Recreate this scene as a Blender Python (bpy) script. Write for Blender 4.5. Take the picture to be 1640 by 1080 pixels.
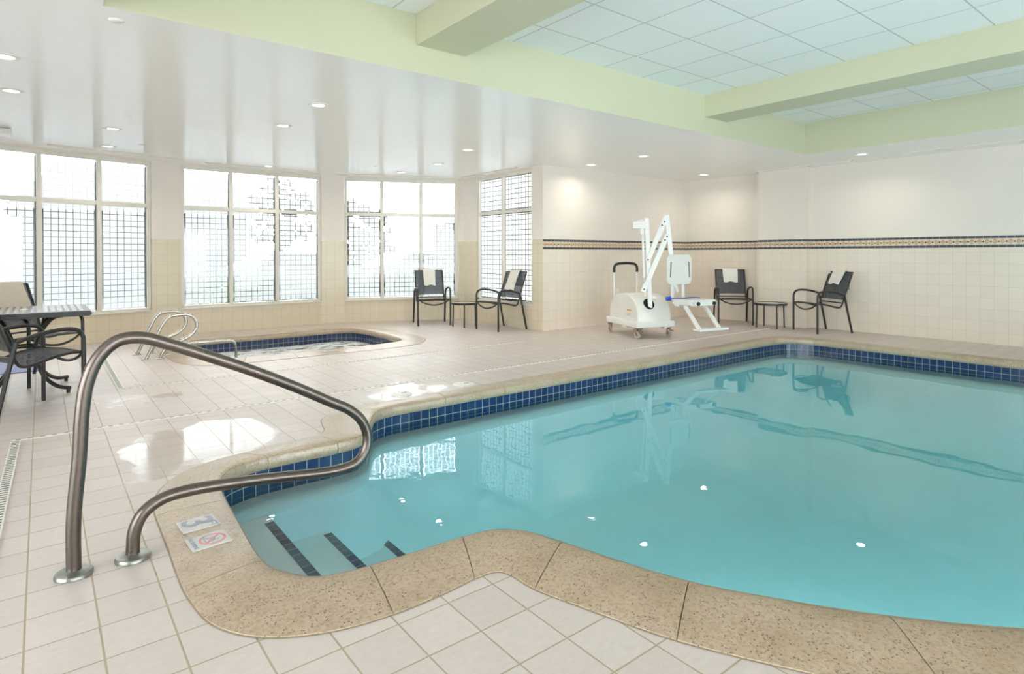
import bpy, bmesh, math, random
from mathutils import Vector, Matrix
from mathutils.geometry import delaunay_2d_cdt
random.seed(7)
sc = bpy.context.scene
for o in list(bpy.data.objects): bpy.data.objects.remove(o)
PI = math.pi
# ---------------------------------------------------------------- camera, world, sun, exposure
FPX = 955.24; YAW, PITCH, ROLL = 0.9024176, -0.00692200, 0.00214128
cam = bpy.data.cameras.new('camera'); co = bpy.data.objects.new('camera', cam); sc.collection.objects.link(co)
fw = Vector((math.cos(YAW)*math.cos(PITCH), math.sin(YAW)*math.cos(PITCH), math.sin(PITCH)))
rt = Vector((math.sin(YAW), -math.cos(YAW), 0)); dn = fw.cross(rt)
rt2 = rt*math.cos(ROLL)+dn*math.sin(ROLL); dn2 = -rt*math.sin(ROLL)+dn*math.cos(ROLL)
m3 = Matrix((rt2, -dn2, -fw)).transposed()
co.matrix_world = Matrix.Translation((0, 0, 1.2)) @ m3.to_4x4()
cam.sensor_fit = 'HORIZONTAL'; cam.sensor_width = 36.0; cam.lens = 36.0*FPX/1640.0
cam.shift_x = 0.0; cam.shift_y = -(540-414.39)/1640.0
cam.clip_start = 0.05; cam.clip_end = 400
sc.camera = co
world = bpy.data.worlds.new('world'); sc.world = world; world.use_nodes = True
wb = world.node_tree.nodes['Background']; wb.inputs[0].default_value = (0.94, 0.965, 1.0, 1); wb.inputs[1].default_value = 8.2
sun = bpy.data.lights.new('sun', 'SUN'); so = bpy.data.objects.new('sun', sun); sc.collection.objects.link(so)
sun.energy = 7.0; sun.angle = math.radians(0.6); sun.color = (1.0, 0.97, 0.92)
so.rotation_euler = Vector((-0.12, -0.45, -0.88)).to_track_quat('-Z', 'Y').to_euler()
vs = sc.view_settings; vs.view_transform = 'Standard'; vs.look = 'None'; vs.gamma = 1.0; vs.use_curve_mapping = False
vs.exposure = 0.20
LAMP_W = 2.2; POOL_FILL_W = 34.0
sc.cycles.use_denoising = True
sc.cycles.max_bounces = 10; sc.cycles.diffuse_bounces = 5; sc.cycles.glossy_bounces = 4
sc.cycles.transparent_max_bounces = 16; sc.cycles.sample_clamp_indirect = 8.0
sc.cycles.caustics_reflective = False; sc.cycles.caustics_refractive = False
COL = sc.collection

# ---------------------------------------------------------------- helpers: objects
def put(name, bm, mats, parent=None, smooth=False):
    me = bpy.data.meshes.new(name); bm.to_mesh(me); bm.free()
    for m in (mats if isinstance(mats, (list, tuple)) else [mats]): me.materials.append(m)
    if smooth:
        me.polygons.foreach_set('use_smooth', [True]*len(me.polygons))
        try: me.set_sharp_from_angle(angle=math.radians(42))
        except Exception: pass
    o = bpy.data.objects.new(name, me); COL.objects.link(o)
    if parent: o.parent = parent
    return o
def tag(o, label=None, cat=None, group=None, kind=None):
    if label: o['label'] = label
    if cat: o['category'] = cat
    if group: o['group'] = group
    if kind: o['kind'] = kind
    return o
def empty(name, loc=(0, 0, 0), rz=0.0):
    o = bpy.data.objects.new(name, None); COL.objects.link(o); o.location = loc; o.rotation_euler = (0, 0, rz)
    o.empty_display_size = 0.1
    return o
def struct(name, bm, mats, parent=None, smooth=False):
    o = put(name, bm, mats, parent, smooth)
    if not parent: o['kind'] = 'structure'
    return o
def copy_tree(o, parent=None):
    c = o.copy(); COL.objects.link(c); c.parent = parent
    for ch in [x for x in bpy.data.objects if x.parent == o]: copy_tree(ch, c)
    return c
# ---------------------------------------------------------------- helpers: geometry
def NB(): return bmesh.new()
def box(bm, c, s, M=None, mi=0, bev=0.0):
    x, y, z = c; a, b, d = s[0]/2, s[1]/2, s[2]/2
    t = bmesh.new() if bev else bm
    vs_ = [t.verts.new((x+i*a, y+j*b, z+k*d)) for i in (-1, 1) for j in (-1, 1) for k in (-1, 1)]
    fs = []
    for f in ((0, 1, 3, 2), (4, 6, 7, 5), (0, 4, 5, 1), (2, 3, 7, 6), (0, 2, 6, 4), (1, 5, 7, 3)):
        fs.append(t.faces.new([vs_[i] for i in f]))
    if bev:
        bmesh.ops.bevel(t, geom=list(t.edges), offset=bev, segments=2, affect='EDGES', profile=0.6)
        if M is not None: bmesh.ops.transform(t, matrix=M, verts=t.verts)
        merge(bm, t, mi)
    else:
        if M is not None: bmesh.ops.transform(bm, matrix=M, verts=vs_)
        for f in fs: f.material_index = mi
def merge(bm, t, mi=0):
    mp = {}
    for v in t.verts: mp[v] = bm.verts.new(v.co)
    for f in t.faces:
        try:
            g = bm.faces.new([mp[v] for v in f.verts]); g.material_index = mi; g.smooth = f.smooth
        except ValueError: pass
    t.free()
def cr(pts, n=6, closed=False):
    P_ = [Vector(p) for p in pts]; out = []; N = len(P_)
    rng = range(N if closed else N-1)
    for i in rng:
        if closed: p0, p1, p2, p3 = P_[(i-1) % N], P_[i], P_[(i+1) % N], P_[(i+2) % N]
        else:
            p1, p2 = P_[i], P_[i+1]
            p0 = P_[i-1] if i > 0 else p1*2-p2
            p3 = P_[i+2] if i+2 < N else p2*2-p1
        t0 = 0; t1 = t0+max(1e-5, (p1-p0).length**.5); t2 = t1+max(1e-5, (p2-p1).length**.5); t3 = t2+max(1e-5, (p3-p2).length**.5)
        for k in range(n):
            t = t1+(t2-t1)*k/n
            A1 = p0*((t1-t)/(t1-t0))+p1*((t-t0)/(t1-t0)); A2 = p1*((t2-t)/(t2-t1))+p2*((t-t1)/(t2-t1)); A3 = p2*((t3-t)/(t3-t2))+p3*((t-t2)/(t3-t2))
            B1 = A1*((t2-t)/(t2-t0))+A2*((t-t0)/(t2-t0)); B2 = A2*((t3-t)/(t3-t1))+A3*((t-t1)/(t3-t1))
            out.append(B1*((t2-t)/(t2-t1))+B2*((t-t1)/(t2-t1)))
    if not closed: out.append(P_[-1].copy())
    return out
def tube(bm, pts, r, seg=12, closed=False, mi=0, flat=None, caps=True):
    """round tube along pts; flat=(a,b) gives an elliptical/flat section half sizes"""
    P_ = [Vector(p) for p in pts]; N = len(P_); rings = []
    up = None
    for i in range(N):
        if closed: d = (P_[(i+1) % N]-P_[i-1])
        elif i == 0: d = P_[1]-P_[0]
        elif i == N-1: d = P_[-1]-P_[-2]
        else: d = (P_[i+1]-P_[i]).normalized()+(P_[i]-P_[i-1]).normalized()
        d.normalize()
        if up is None:
            up = Vector((0, 0, 1)) if abs(d.z) < 0.9 else Vector((0, 1, 0))
        s = d.cross(up).normalized(); up = s.cross(d).normalized()
        ra, rb = flat if flat else (r, r)
        rings.append([bm.verts.new(P_[i]+s*(ra*math.cos(2*PI*k/seg))+up*(rb*math.sin(2*PI*k/seg))) for k in range(seg)])
    for i in range(N if closed else N-1):
        A, B = rings[i], rings[(i+1) % N]
        for k in range(seg):
            f = bm.faces.new((A[k], A[(k+1) % seg], B[(k+1) % seg], B[k])); f.material_index = mi
    if not closed and caps:
        bm.faces.new(rings[0][::-1]).material_index = mi; bm.faces.new(rings[-1]).material_index = mi
def beam_(bm, p0, p1, w, h, side=None, mi=0, bev=0.004):
    """rectangular bar p0->p1, w along side vector, h the other"""
    p0, p1 = Vector(p0), Vector(p1); d = (p1-p0); L = d.length; d.normalize()
    side = Vector(side) if side else (Vector((0, 0, 1)).cross(d) if abs(d.z) < .95 else Vector((1, 0, 0)))
    side = (side-d*side.dot(d)).normalized(); o = d.cross(side)
    M = Matrix((d, side, o)).transposed().to_4x4(); M.translation = (p0+p1)/2
    box(bm, (0, 0, 0), (L, w, h), M, mi, bev)
def lathe(bm, prof, c=(0, 0, 0), seg=32, mi=0):
    rings = []
    for r, z in prof:
        if r < 1e-6: rings.append([bm.verts.new((c[0], c[1], c[2]+z))])
        else: rings.append([bm.verts.new((c[0]+r*math.cos(2*PI*k/seg), c[1]+r*math.sin(2*PI*k/seg), c[2]+z)) for k in range(seg)])
    for A, B in zip(rings, rings[1:]):
        for k in range(seg):
            a = [A[k % len(A)], A[(k+1) % len(A)]] if len(A) > 1 else [A[0]]
            b = [B[(k+1) % len(B)], B[k % len(B)]] if len(B) > 1 else [B[0]]
            if len(a)+len(b) >= 3:
                f = bm.faces.new(a+b); f.material_index = mi
def prism(bm, pts, M, th, mi=0, bev=0.0):
    """extrude a 2D outline (x,y) by th along z, placed by M"""
    t = bmesh.new()
    lo = [t.verts.new((p[0], p[1], -th/2)) for p in pts]; hi = [t.verts.new((p[0], p[1], th/2)) for p in pts]
    t.faces.new(lo[::-1]); t.faces.new(hi)
    n = len(pts)
    for i in range(n): t.faces.new((lo[i], lo[(i+1) % n], hi[(i+1) % n], hi[i]))
    if bev: bmesh.ops.bevel(t, geom=list(t.edges), offset=bev, segments=2, affect='EDGES')
    bmesh.ops.transform(t, matrix=M, verts=t.verts); merge(bm, t, mi)
def fill(bm, outer, holes, z, mi=0, flip=False):
    """planar face set with holes"""
    vco = []; edges = []; 
    def loop(L):
        b = len(vco); vco.extend([Vector((p[0], p[1])) for p in L]); n = len(L)
        edges.extend([(b+i, b+(i+1) % n) for i in range(n)])
    loop(outer)
    for h in holes: loop(h)
    r = delaunay_2d_cdt(vco, edges, [], 0, 1e-5)
    def inside(p, L):
        c = False; n = len(L)
        for i in range(n):
            a, b = L[i], L[(i+1) % n]
            if (a[1] > p[1]) != (b[1] > p[1]) and p[0] < (b[0]-a[0])*(p[1]-a[1])/(b[1]-a[1])+a[0]: c = not c
        return c
    V = [bm.verts.new((v[0], v[1], z)) for v in r[0]]
    for f in r[2]:
        cx = sum(r[0][i][0] for i in f)/len(f); cy = sum(r[0][i][1] for i in f)/len(f)
        if inside((cx, cy), outer) and not any(inside((cx, cy), h) for h in holes):
            vs_ = [V[i] for i in f]
            g = bm.faces.new(vs_ if not flip else vs_[::-1]); g.material_index = mi
            g.normal_update()
            if (g.normal.z < 0) != flip: g.normal_flip()
    for v in V:
        if not v.link_faces: bm.verts.remove(v)
def offset(L, d):
    """offset a closed loop of (x,y) to its left by d"""
    n = len(L); out = []
    for i in range(n):
        a = Vector(L[i-1][:2]); b = Vector(L[(i+1) % n][:2]); t = (b-a).normalized()
        out.append((L[i][0]-t.y*d, L[i][1]+t.x*d))
    return out

# ---------------------------------------------------------------- helpers: materials
class NT:
    def __init__(s, name):
        s.m = bpy.data.materials.new(name); s.m.use_nodes = True; s.t = s.m.node_tree
        s.t.nodes.clear(); s.out = s.t.nodes.new('ShaderNodeOutputMaterial')
    def n(s, typ, **kw):
        nd = s.t.nodes.new('ShaderNode'+typ)
        for k, v in kw.items():
            if k in nd.inputs: s.set(nd.inputs[k], v)
            else: setattr(nd, k, v)
        return nd
    def set(s, inp, v):
        if hasattr(v, 'is_output') or isinstance(v, bpy.types.NodeSocket): s.t.links.new(v, inp)
        elif isinstance(v, (tuple, list)) and len(v) == 3 and inp.type == 'RGBA': inp.default_value = (*v, 1)
        else: inp.default_value = v
    def math(s, op, a, b=None, c=None):
        nd = s.t.nodes.new('ShaderNodeMath'); nd.operation = op; s.set(nd.inputs[0], a)
        if b is not None: s.set(nd.inputs[1], b)
        if c is not None: s.set(nd.inputs[2], c)
        return nd.outputs[0]
    def mix(s, f, a, b, typ='MIX'):
        nd = s.t.nodes.new('ShaderNodeMix'); nd.data_type = 'RGBA'; nd.blend_type = typ
        s.set(nd.inputs[0], f); s.set(nd.inputs[6], a); s.set(nd.inputs[7], b)
        return nd.outputs[2]
    def ramp(s, v, a, b, lo=0.0, hi=1.0):
        nd = s.t.nodes.new('ShaderNodeMapRange'); nd.clamp = True
        s.set(nd.inputs[0], v); nd.inputs[1].default_value = a; nd.inputs[2].default_value = b; nd.inputs[3].default_value = lo; nd.inputs[4].default_value = hi
        return nd.outputs[0]
    def noise(s, scale, vec=None, detail=3, rough=0.5):
        nd = s.n('TexNoise', Scale=scale, Detail=detail, Roughness=rough)
        if vec is not None: s.t.links.new(vec, nd.inputs['Vector'])
        return nd.outputs['Fac']
    def mapping(s, vec, scale=(1, 1, 1), loc=(0, 0, 0)):
        nd = s.t.nodes.new('ShaderNodeMapping'); s.t.links.new(vec, nd.inputs[0]); nd.inputs['Scale'].default_value = scale; nd.inputs['Location'].default_value = loc
        return nd.outputs[0]
    def obj(s): return s.t.nodes.new('ShaderNodeTexCoord').outputs['Object']
    def uv(s): return s.t.nodes.new('ShaderNodeTexCoord').outputs['UV']
    def bump(s, h, strength=0.3, dist=0.01, normal=None):
        nd = s.n('Bump', Strength=strength, Distance=dist); s.t.links.new(h, nd.inputs['Height'])
        if normal is not None: s.t.links.new(normal, nd.inputs['Normal'])
        return nd.outputs[0]
    def bsdf(s, col, rough=0.5, metal=0.0, normal=None, spec=0.5, **kw):
        nd = s.n('BsdfPrincipled'); s.set(nd.inputs['Base Color'], col); s.set(nd.inputs['Roughness'], rough)
        nd.inputs['Metallic'].default_value = metal; s.set(nd.inputs['Specular IOR Level'], spec)
        if normal is not None: s.t.links.new(normal, nd.inputs['Normal'])
        for k, v in kw.items(): s.set(nd.inputs[k.replace('_', ' ')], v)
        return nd.outputs[0]
    def done(s, sh, vol=None):
        s.t.links.new(sh, s.out.inputs[0])
        if vol is not None: s.t.links.new(vol, s.out.inputs['Volume'])
        return s.m
def simple(name, col, rough=0.5, metal=0.0, spec=0.5, nscale=None, namt=0.06, bumps=0.0):
    k = NT(name); c = col; nrm = None
    if nscale:
        nz = k.noise(nscale, k.obj(), 4)
        c = k.mix(k.ramp(nz, .3, .7), tuple(x*(1-namt) for x in col), tuple(min(1, x*(1+namt)) for x in col))
        if bumps: nrm = k.bump(nz, bumps, .003)
    return k.done(k.bsdf(c, rough, metal, nrm, spec))

# deck tile
def mat_deck():
    k = NT('deck_tile'); p = k.obj()
    br = k.n('TexBrick', offset=0.0, squash=1.0, Scale=1.0); br.inputs['Mortar Size'].default_value = 0.0032; br.inputs['Mortar Smooth'].default_value = 0.25
    br.inputs['Brick Width'].default_value = .1903; br.inputs['Row Height'].default_value = .1953; br.inputs['Bias'].default_value = 0.0
    br.inputs['Color1'].default_value = (1, 1, 1, 1); br.inputs['Color2'].default_value = (0, 0, 0, 1)
    k.t.links.new(k.mapping(p, loc=(.048, -.180, 0)), br.inputs[0])
    mort = br.outputs['Fac']
    big = k.noise(0.9, p, 3); fine = k.noise(26, k.mapping(p, (1, 2.2, 1)), 5, .62)
    c = k.mix(br.outputs['Color'], (.62, .545, .51), (.68, .60, .565))
    c = k.mix(k.ramp(big, .3, .7), c, k.mix(.5, c, (.62, .53, .48)), 'MIX')
    c = k.mix(k.ramp(fine, .35, .75, 0, .35), c, (.50, .42, .34))
    c = k.mix(mort, c, (.42, .335, .22))
    # standing water on the tiles
    w1 = k.noise(1.35, k.mapping(p, loc=(3.1, .6, 0)), 3, .55)
    # wet patches gather on the side of the alcove and around the two skimmer lids
    sep = k.n('SeparateXYZ'); k.t.links.new(p, sep.inputs[0])
    def blob(cx, cy, rx, ry, amt):
        dx = k.math('DIVIDE', k.math('SUBTRACT', sep.outputs[0], cx), rx); dy = k.math('DIVIDE', k.math('SUBTRACT', sep.outputs[1], cy), ry)
        d = k.math('ADD', k.math('MULTIPLY', dx, dx), k.math('MULTIPLY', dy, dy))
        return k.ramp(d, 0, 1, amt, 0)
    bl = k.math('MAXIMUM', blob(.75, 4.2, .85, .85, .46), blob(2.6, 4.75, 1.3, .5, .40))
    bl = k.math('MAXIMUM', bl, blob(.15, 2.6, .5, .7, .26))
    bl = k.math('MAXIMUM', bl, blob(.6, 5.9, 1.0, 1.0, .30))
    wet = k.ramp(k.math('ADD', k.math('ADD', w1, bl), k.math('MULTIPLY', mort, .05)), .80, .86)
    h = k.math('SUBTRACT', k.math('MULTIPLY', fine, .25), mort)
    hh = k.math('MULTIPLY', h, k.math('SUBTRACT', 1.0, k.math('MULTIPLY', wet, .9)))
    nrm = k.bump(hh, .55, .004)
    rough = k.math('SUBTRACT', k.ramp(big, .3, .7, .36, .46), k.math('MULTIPLY', wet, .30))
    rough = k.math('ADD', rough, k.math('MULTIPLY', mort, .12))
    c = k.mix(k.math('MULTIPLY', wet, .18), c, (.42, .36, .29))
    return k.done(k.bsdf(c, rough, 0, nrm, .62))
def mat_coping():
    k = NT('coping_stone'); p = k.obj()
    a = k.noise(64, p, 6, .72); b = k.noise(5, p, 3)
    vo = k.n('TexVoronoi', Scale=95.0); k.t.links.new(p, vo.inputs['Vector'])
    pit = k.ramp(vo.outputs['Distance'], .10, .32, 1, 0); sparse = k.ramp(k.noise(38, p, 2), .47, .56)
    pit = k.math('MULTIPLY', pit, sparse)
    c = k.mix(k.ramp(b, .3, .7), (.455, .345, .235), (.565, .445, .325))
    c = k.mix(k.ramp(a, .46, .62, 0, .75), c, (.36, .25, .155))
    c = k.mix(k.math('MULTIPLY', pit, .95), c, (.17, .12, .07))
    h = k.math('SUBTRACT', k.math('MULTIPLY', a, .7), k.math('MULTIPLY', pit, 1.0))
    sp = k.n('SeparateXYZ'); k.t.links.new(p, sp.inputs[0])
    wet = k.math('MULTIPLY', k.ramp(k.math('ADD', sp.outputs[1], k.math('MULTIPLY', b, .25)), 2.35, 2.75), 1.0)
    rg = k.ramp(wet, 0, 1, .52, .29)
    hh = k.math('MULTIPLY', h, k.ramp(wet, 0, 1, 1, .35))
    return k.done(k.bsdf(c, rg, 0, k.bump(hh, .9, .006), k.ramp(wet, 0, 1, .4, 1.0)))
def mat_walltile(name, base, mort, w=.152, h=.152, ms=.0022, rough=.25, bev=.2, lz=0.0):
    k = NT(name); p = k.uv()
    br = k.n('TexBrick', offset=0.0, squash=1.0, Scale=1.0); br.inputs['Mortar Size'].default_value = ms; br.inputs['Mortar Smooth'].default_value = bev
    br.inputs['Brick Width'].default_value = w; br.inputs['Row Height'].default_value = h
    br.inputs['Color1'].default_value = (*base, 1); br.inputs['Color2'].default_value = (*[x*.965 for x in base], 1); br.inputs['Mortar'].default_value = (*mort, 1)
    k.t.links.new(k.mapping(p, loc=(.03, lz, 0)), br.inputs[0])
    return k.done(k.bsdf(br.outputs['Color'], rough, 0, k.bump(k.math('SUBTRACT', 1.0, br.outputs['Fac']), .25, .002), .5))
def mat_band():
    k = NT('border_tile'); sp = k.n('SeparateXYZ'); k.t.links.new(k.uv(), sp.inputs[0])
    u, v = sp.outputs[0], sp.outputs[1]          # u metres, v 0..1
    fu = k.math('ABSOLUTE', k.math('SUBTRACT', k.math('FRACT', k.math('DIVIDE', u, .082)), .5))      # 0 at cell centre
    fv = k.math('ABSOLUTE', k.math('SUBTRACT', v, .5))
    dia = k.ramp(k.math('ADD', k.math('MULTIPLY', fu, 1.0), k.math('MULTIPLY', fv, 1.55)), .40, .43, 1, 0)
    fu2 = k.math('SUBTRACT', .5, fu)
    dot = k.ramp(k.math('ADD', fu2, k.math('MULTIPLY', fv, 1.55)), .13, .16, 1, 0)
    nz = k.n('TexNoise', Scale=9.0, Detail=1.0); k.t.links.new(k.uv(), nz.inputs[0])
    rose = k.mix(k.ramp(nz.outputs['Fac'], .4, .6), (.50, .31, .22), (.62, .45, .34))
    c = k.mix(dia, (.70, .60, .44), rose)
    c = k.mix(dot, c, (.045, .04, .04))
    joint = k.ramp(k.math('ABSOLUTE', k.math('SUBTRACT', k.math('FRACT', k.math('DIVIDE', u, .082)), .5)), .465, .475)
    edge = k.ramp(fv, .275, .285)
    mz = k.noise(60, k.uv(), 5)
    dark = k.mix(k.ramp(mz, .5, .75), (.035, .045, .06), (.15, .17, .19))
    dark = k.mix(joint, dark, (.35, .33, .28))
    c = k.mix(edge, c, dark)
    return k.done(k.bsdf(c, .3))
def mat_pooltile():
    k = NT('navy_pool_tile'); p = k.uv()
    br = k.n('TexBrick', offset=0.0, squash=1.0, Scale=1.0); br.inputs['Mortar Size'].default_value = .0022; br.inputs['Mortar Smooth'].default_value = .1
    br.inputs['Brick Width'].default_value = .0765; br.inputs['Row Height'].default_value = .0765
    br.inputs['Color1'].default_value = (.008, .024, .085, 1); br.inputs['Color2'].default_value = (.014, .038, .13, 1); br.inputs['Mortar'].default_value = (.42, .44, .42, 1)
    k.t.links.new(p, br.inputs[0])
    return k.done(k.bsdf(br.outputs['Color'], .12, 0, k.bump(k.math('SUBTRACT', 1.0, br.outputs['Fac']), .3, .002), .6))
def mat_ceil_gloss():
    k = NT('gloss_ceiling_paint'); p = k.obj()
    nz = k.noise(1.0, k.mapping(p, (.6, 3.2, 1)), 4, .6)
    return k.done(k.bsdf((.90, .90, .895), .18, 0, k.bump(nz, .10, .02), 1.0))
def mat_grid():
    k = NT('ceiling_panels'); p = k.obj()
    br = k.n('TexBrick', offset=0.0, squash=1.0, Scale=1.0); br.inputs['Mortar Size'].default_value = .006; br.inputs['Mortar Smooth'].default_value = .1
    br.inputs['Brick Width'].default_value = .571; br.inputs['Row Height'].default_value = .571
    br.inputs['Color1'].default_value = (.88, .90, .885, 1); br.inputs['Color2'].default_value = (.85, .87, .86, 1); br.inputs['Mortar'].default_value = (.55, .57, .55, 1)
    k.t.links.new(k.mapping(p, loc=(-3.215+.571*6, -3.655+.571*7, 0)), br.inputs[0])
    return k.done(k.bsdf(br.outputs['Color'], .7, 0, k.bump(k.noise(150, p, 3), .1, .002), .3))
def mat_water(name, wave=1.0, foam=False):
    k = NT(name); p = k.obj()
    a = k.noise(1.7, k.mapping(p, (1, 1, 1)), 2, .45); b = k.noise(7.0, p, 2, .5)
    agit = k.n('SeparateXYZ'); k.t.links.new(p, agit.inputs[0])
    near = k.ramp(agit.outputs[0], .6, 3.6, 1, .0)
    h = k.math('ADD', k.math('MULTIPLY', a, .9), k.math('MULTIPLY', b, k.math('MULTIPLY', near, .55)))
    nrm = k.bump(h, .055*wave, .05)
    fr = k.n('Fresnel', IOR=1.33); k.t.links.new(nrm, fr.inputs['Normal'])
    gl = k.n('BsdfGlossy', Roughness=0.0); gl.inputs['Color'].default_value = (1, 1, 1, 1); k.t.links.new(nrm, gl.inputs['Normal'])
    tr = k.n('BsdfTransparent'); tr.inputs[0].default_value = (.97, 1, .99, 1)
    mx = k.n('MixShader'); k.t.links.new(fr.outputs[0], mx.inputs[0]); k.t.links.new(tr.outputs[0], mx.inputs[1]); k.t.links.new(gl.outputs[0], mx.inputs[2])
    sh = mx.outputs[0]
    if foam:
        f = k.noise(3.2, k.mapping(p, (1, 2.2, 1), (2, 1, 0)), 6, .65); f2 = k.noise(22, p, 3, .6)
        mask = k.ramp(k.math('ADD', f, k.math('MULTIPLY', f2, .25)), .50, .62)
        df = k.bsdf((.86, .90, .88), .5, 0, k.bump(k.math('ADD', f, f2), .7, .05))
        m2 = k.n('MixShader'); k.t.links.new(mask, m2.inputs[0]); k.t.links.new(sh, m2.inputs[1]); k.t.links.new(df, m2.inputs[2]); sh = m2.outputs[0]
    va = k.n('VolumeAbsorption', Density=.30 if not foam else .5); va.inputs['Color'].default_value = (.12, .975, 1.0, 1) if not foam else (.45, .90, .80, 1)
    return k.done(sh, va.outputs[0])
def mat_film():
    k = NT('frosted_square_film'); sp = k.n('SeparateXYZ'); k.t.links.new(k.uv(), sp.inputs[0])
    u = k.math('ABSOLUTE', k.math('SUBTRACT', k.math('FRACT', k.math('DIVIDE', sp.outputs[0], .083)), .5))
    v = k.math('ABSOLUTE', k.math('SUBTRACT', k.math('FRACT', k.math('DIVIDE', sp.outputs[1], .083)), .5))
    m = k.ramp(k.math('MAXIMUM', u, v), .444, .450)      # 1 in the clear gaps
    tl = k.n('BsdfTranslucent'); tl.inputs[0].default_value = (.93, .95, .96, 1)
    df = k.n('BsdfDiffuse'); df.inputs[0].default_value = (.75, .77, .78, 1)
    t2 = k.n('BsdfTransparent'); t2.inputs[0].default_value = (1, 1, 1, 1)
    a = k.n('MixShader'); a.inputs[0].default_value = .28; k.t.links.new(tl.outputs[0], a.inputs[1]); k.t.links.new(df.outputs[0], a.inputs[2])
    b = k.n('MixShader'); b.inputs[0].default_value = .07; k.t.links.new(a.outputs[0], b.inputs[1]); k.t.links.new(t2.outputs[0], b.inputs[2])
    c = k.n('MixShader'); k.t.links.new(m, c.inputs[0]); k.t.links.new(b.outputs[0], c.inputs[1]); k.t.links.new(t2.outputs[0], c.inputs[2])
    return k.done(c.outputs[0])
def mat_glass():
    k = NT('window_glass'); t = k.n('BsdfTransparent'); t.inputs[0].default_value = (.96, .98, .97, 1); g = k.n('BsdfGlossy', Roughness=.02); fr = k.n('Fresnel', IOR=1.45)
    m = k.n('MixShader'); k.t.links.new(fr.outputs[0], m.inputs[0]); k.t.links.new(t.outputs[0], m.inputs[1]); k.t.links.new(g.outputs[0], m.inputs[2])
    return k.done(m.outputs[0])
def mat_sling():
    k = NT('sling_mesh'); p = k.obj()
    nz = k.noise(60, k.mapping(p, (1, 1, .08)), 3)
    c = k.mix(k.ramp(nz, .35, .65), (.035, .042, .055), (.10, .115, .14))
    d = k.bsdf(c, .6); t = k.n('BsdfTransparent'); m = k.n('MixShader'); m.inputs[0].default_value = .32
    k.t.links.new(d, m.inputs[1]); k.t.links.new(t.outputs[0], m.inputs[2])
    return k.done(m.outputs[0])
def mat_emit(name, col, st):
    k = NT(name); e = k.n('Emission', Strength=st); e.inputs[0].default_value = (*col, 1)
    return k.done(e.outputs[0])
def mat_brushed(name, col, rough):
    k = NT(name); p = k.obj(); nz = k.noise(30, p, 5, .6)
    c = k.mix(k.ramp(nz, .4, .7, 0, .5), col, tuple(x*.72 for x in col))
    return k.done(k.bsdf(c, k.ramp(nz, .3, .7, rough*.8, rough*1.25), .92, k.bump(nz, .015, .001)))

M_deck = mat_deck(); M_cop = mat_coping(); M_tile = mat_walltile('cream_wall_tile', (.81, .72, .62), (.66, .58, .48))
M_base = mat_walltile('window_wall_tile', (.74, .655, .50), (.58, .50, .37))
M_band = mat_band(); M_ptile = mat_pooltile(); M_gloss = mat_ceil_gloss(); M_grid = mat_grid()
M_water = mat_water('pool_water', 1.0); M_spaw = mat_water('spa_water', 2.0, True)
M_film = mat_film(); M_glass = mat_glass(); M_sling = mat_sling()
M_wall = simple('cream_wall_paint', (.80, .735, .665), .42, nscale=1.2, namt=.015)
M_beam = simple('pale_yellow_green_paint', (.59, .59, .425), .5, nscale=1.0, namt=.015)
M_frame = simple('window_frame_paint', (.76, .73, .66), .35, nscale=6, namt=.02)
M_white = simple('white_plastic', (.82, .81, .78), .3, nscale=4, namt=.015)
M_wpow = simple('white_powder_coat', (.83, .82, .80), .25, nscale=8, namt=.015)
M_cover = simple('cover_plastic', (.80, .785, .73), .28, nscale=3, namt=.02)
M_dark = simple('dark_bronze_frame', (.022, .020, .020), .34, spec=.5, nscale=14, namt=.15)
M_black = simple('black_rubber', (.015, .015, .016), .5, nscale=30, namt=.2)
M_hole_shade = simple('hole_shade_black', (.006, .006, .006), .8, nscale=30, namt=.2)
M_blue = simple('blue_strap', (.02, .10, .55), .5, nscale=30, namt=.1)
M_rust = simple('tarnished_caster', (.36, .24, .15), .45, .5, nscale=35, namt=.3)
M_tire = simple('grey_caster_tyre', (.42, .38, .33), .6, nscale=20, namt=.1)
M_rail = mat_brushed('bronzed_steel', (.185, .155, .138), .32)
M_steel = mat_brushed('brushed_steel', (.62, .60, .55), .22)
M_flange = mat_brushed('grey_steel_flange', (.36, .37, .34), .35)
M_plaster = simple('pool_plaster', (.85, .93, .98), .7, nscale=3, namt=.02)
M_towel = simple('white_towel', (.80, .765, .70), .95, nscale=90, namt=.07, bumps=.8)
M_towel2 = simple('beige_towel', (.56, .49, .41), .95, nscale=90, namt=.07, bumps=.8)
M_glasstop = simple('pale_glass_top', (.62, .60, .56), .08, nscale=4, namt=.02)
M_lens = mat_emit('downlight_lens', (1.0, .93, .80), 7.0)
M_slot = simple('slot_shadow_grey', (.20, .19, .16), .6, nscale=9, namt=.1)
M_joint = simple('stone_joint_grout', (.34, .28, .20), .8, nscale=30, namt=.1)
M_grille = simple('drain_plastic', (.80, .78, .74), .4, nscale=12, namt=.04)
M_mat_blue = simple('pale_blue_mat', (.36, .40, .62), .85, nscale=60, namt=.1)
M_sign = simple('marker_tile', (.66, .65, .62), .25, nscale=20, namt=.03)
M_ink = simple('marker_grey_ink', (.33, .34, .40), .4, nscale=20, namt=.1)
M_red = simple('marker_red_ink', (.70, .28, .30), .4, nscale=20, namt=.1)
M_orange = simple('orange_sticker', (.9, .38, .06), .4, nscale=20, namt=.05)

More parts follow.
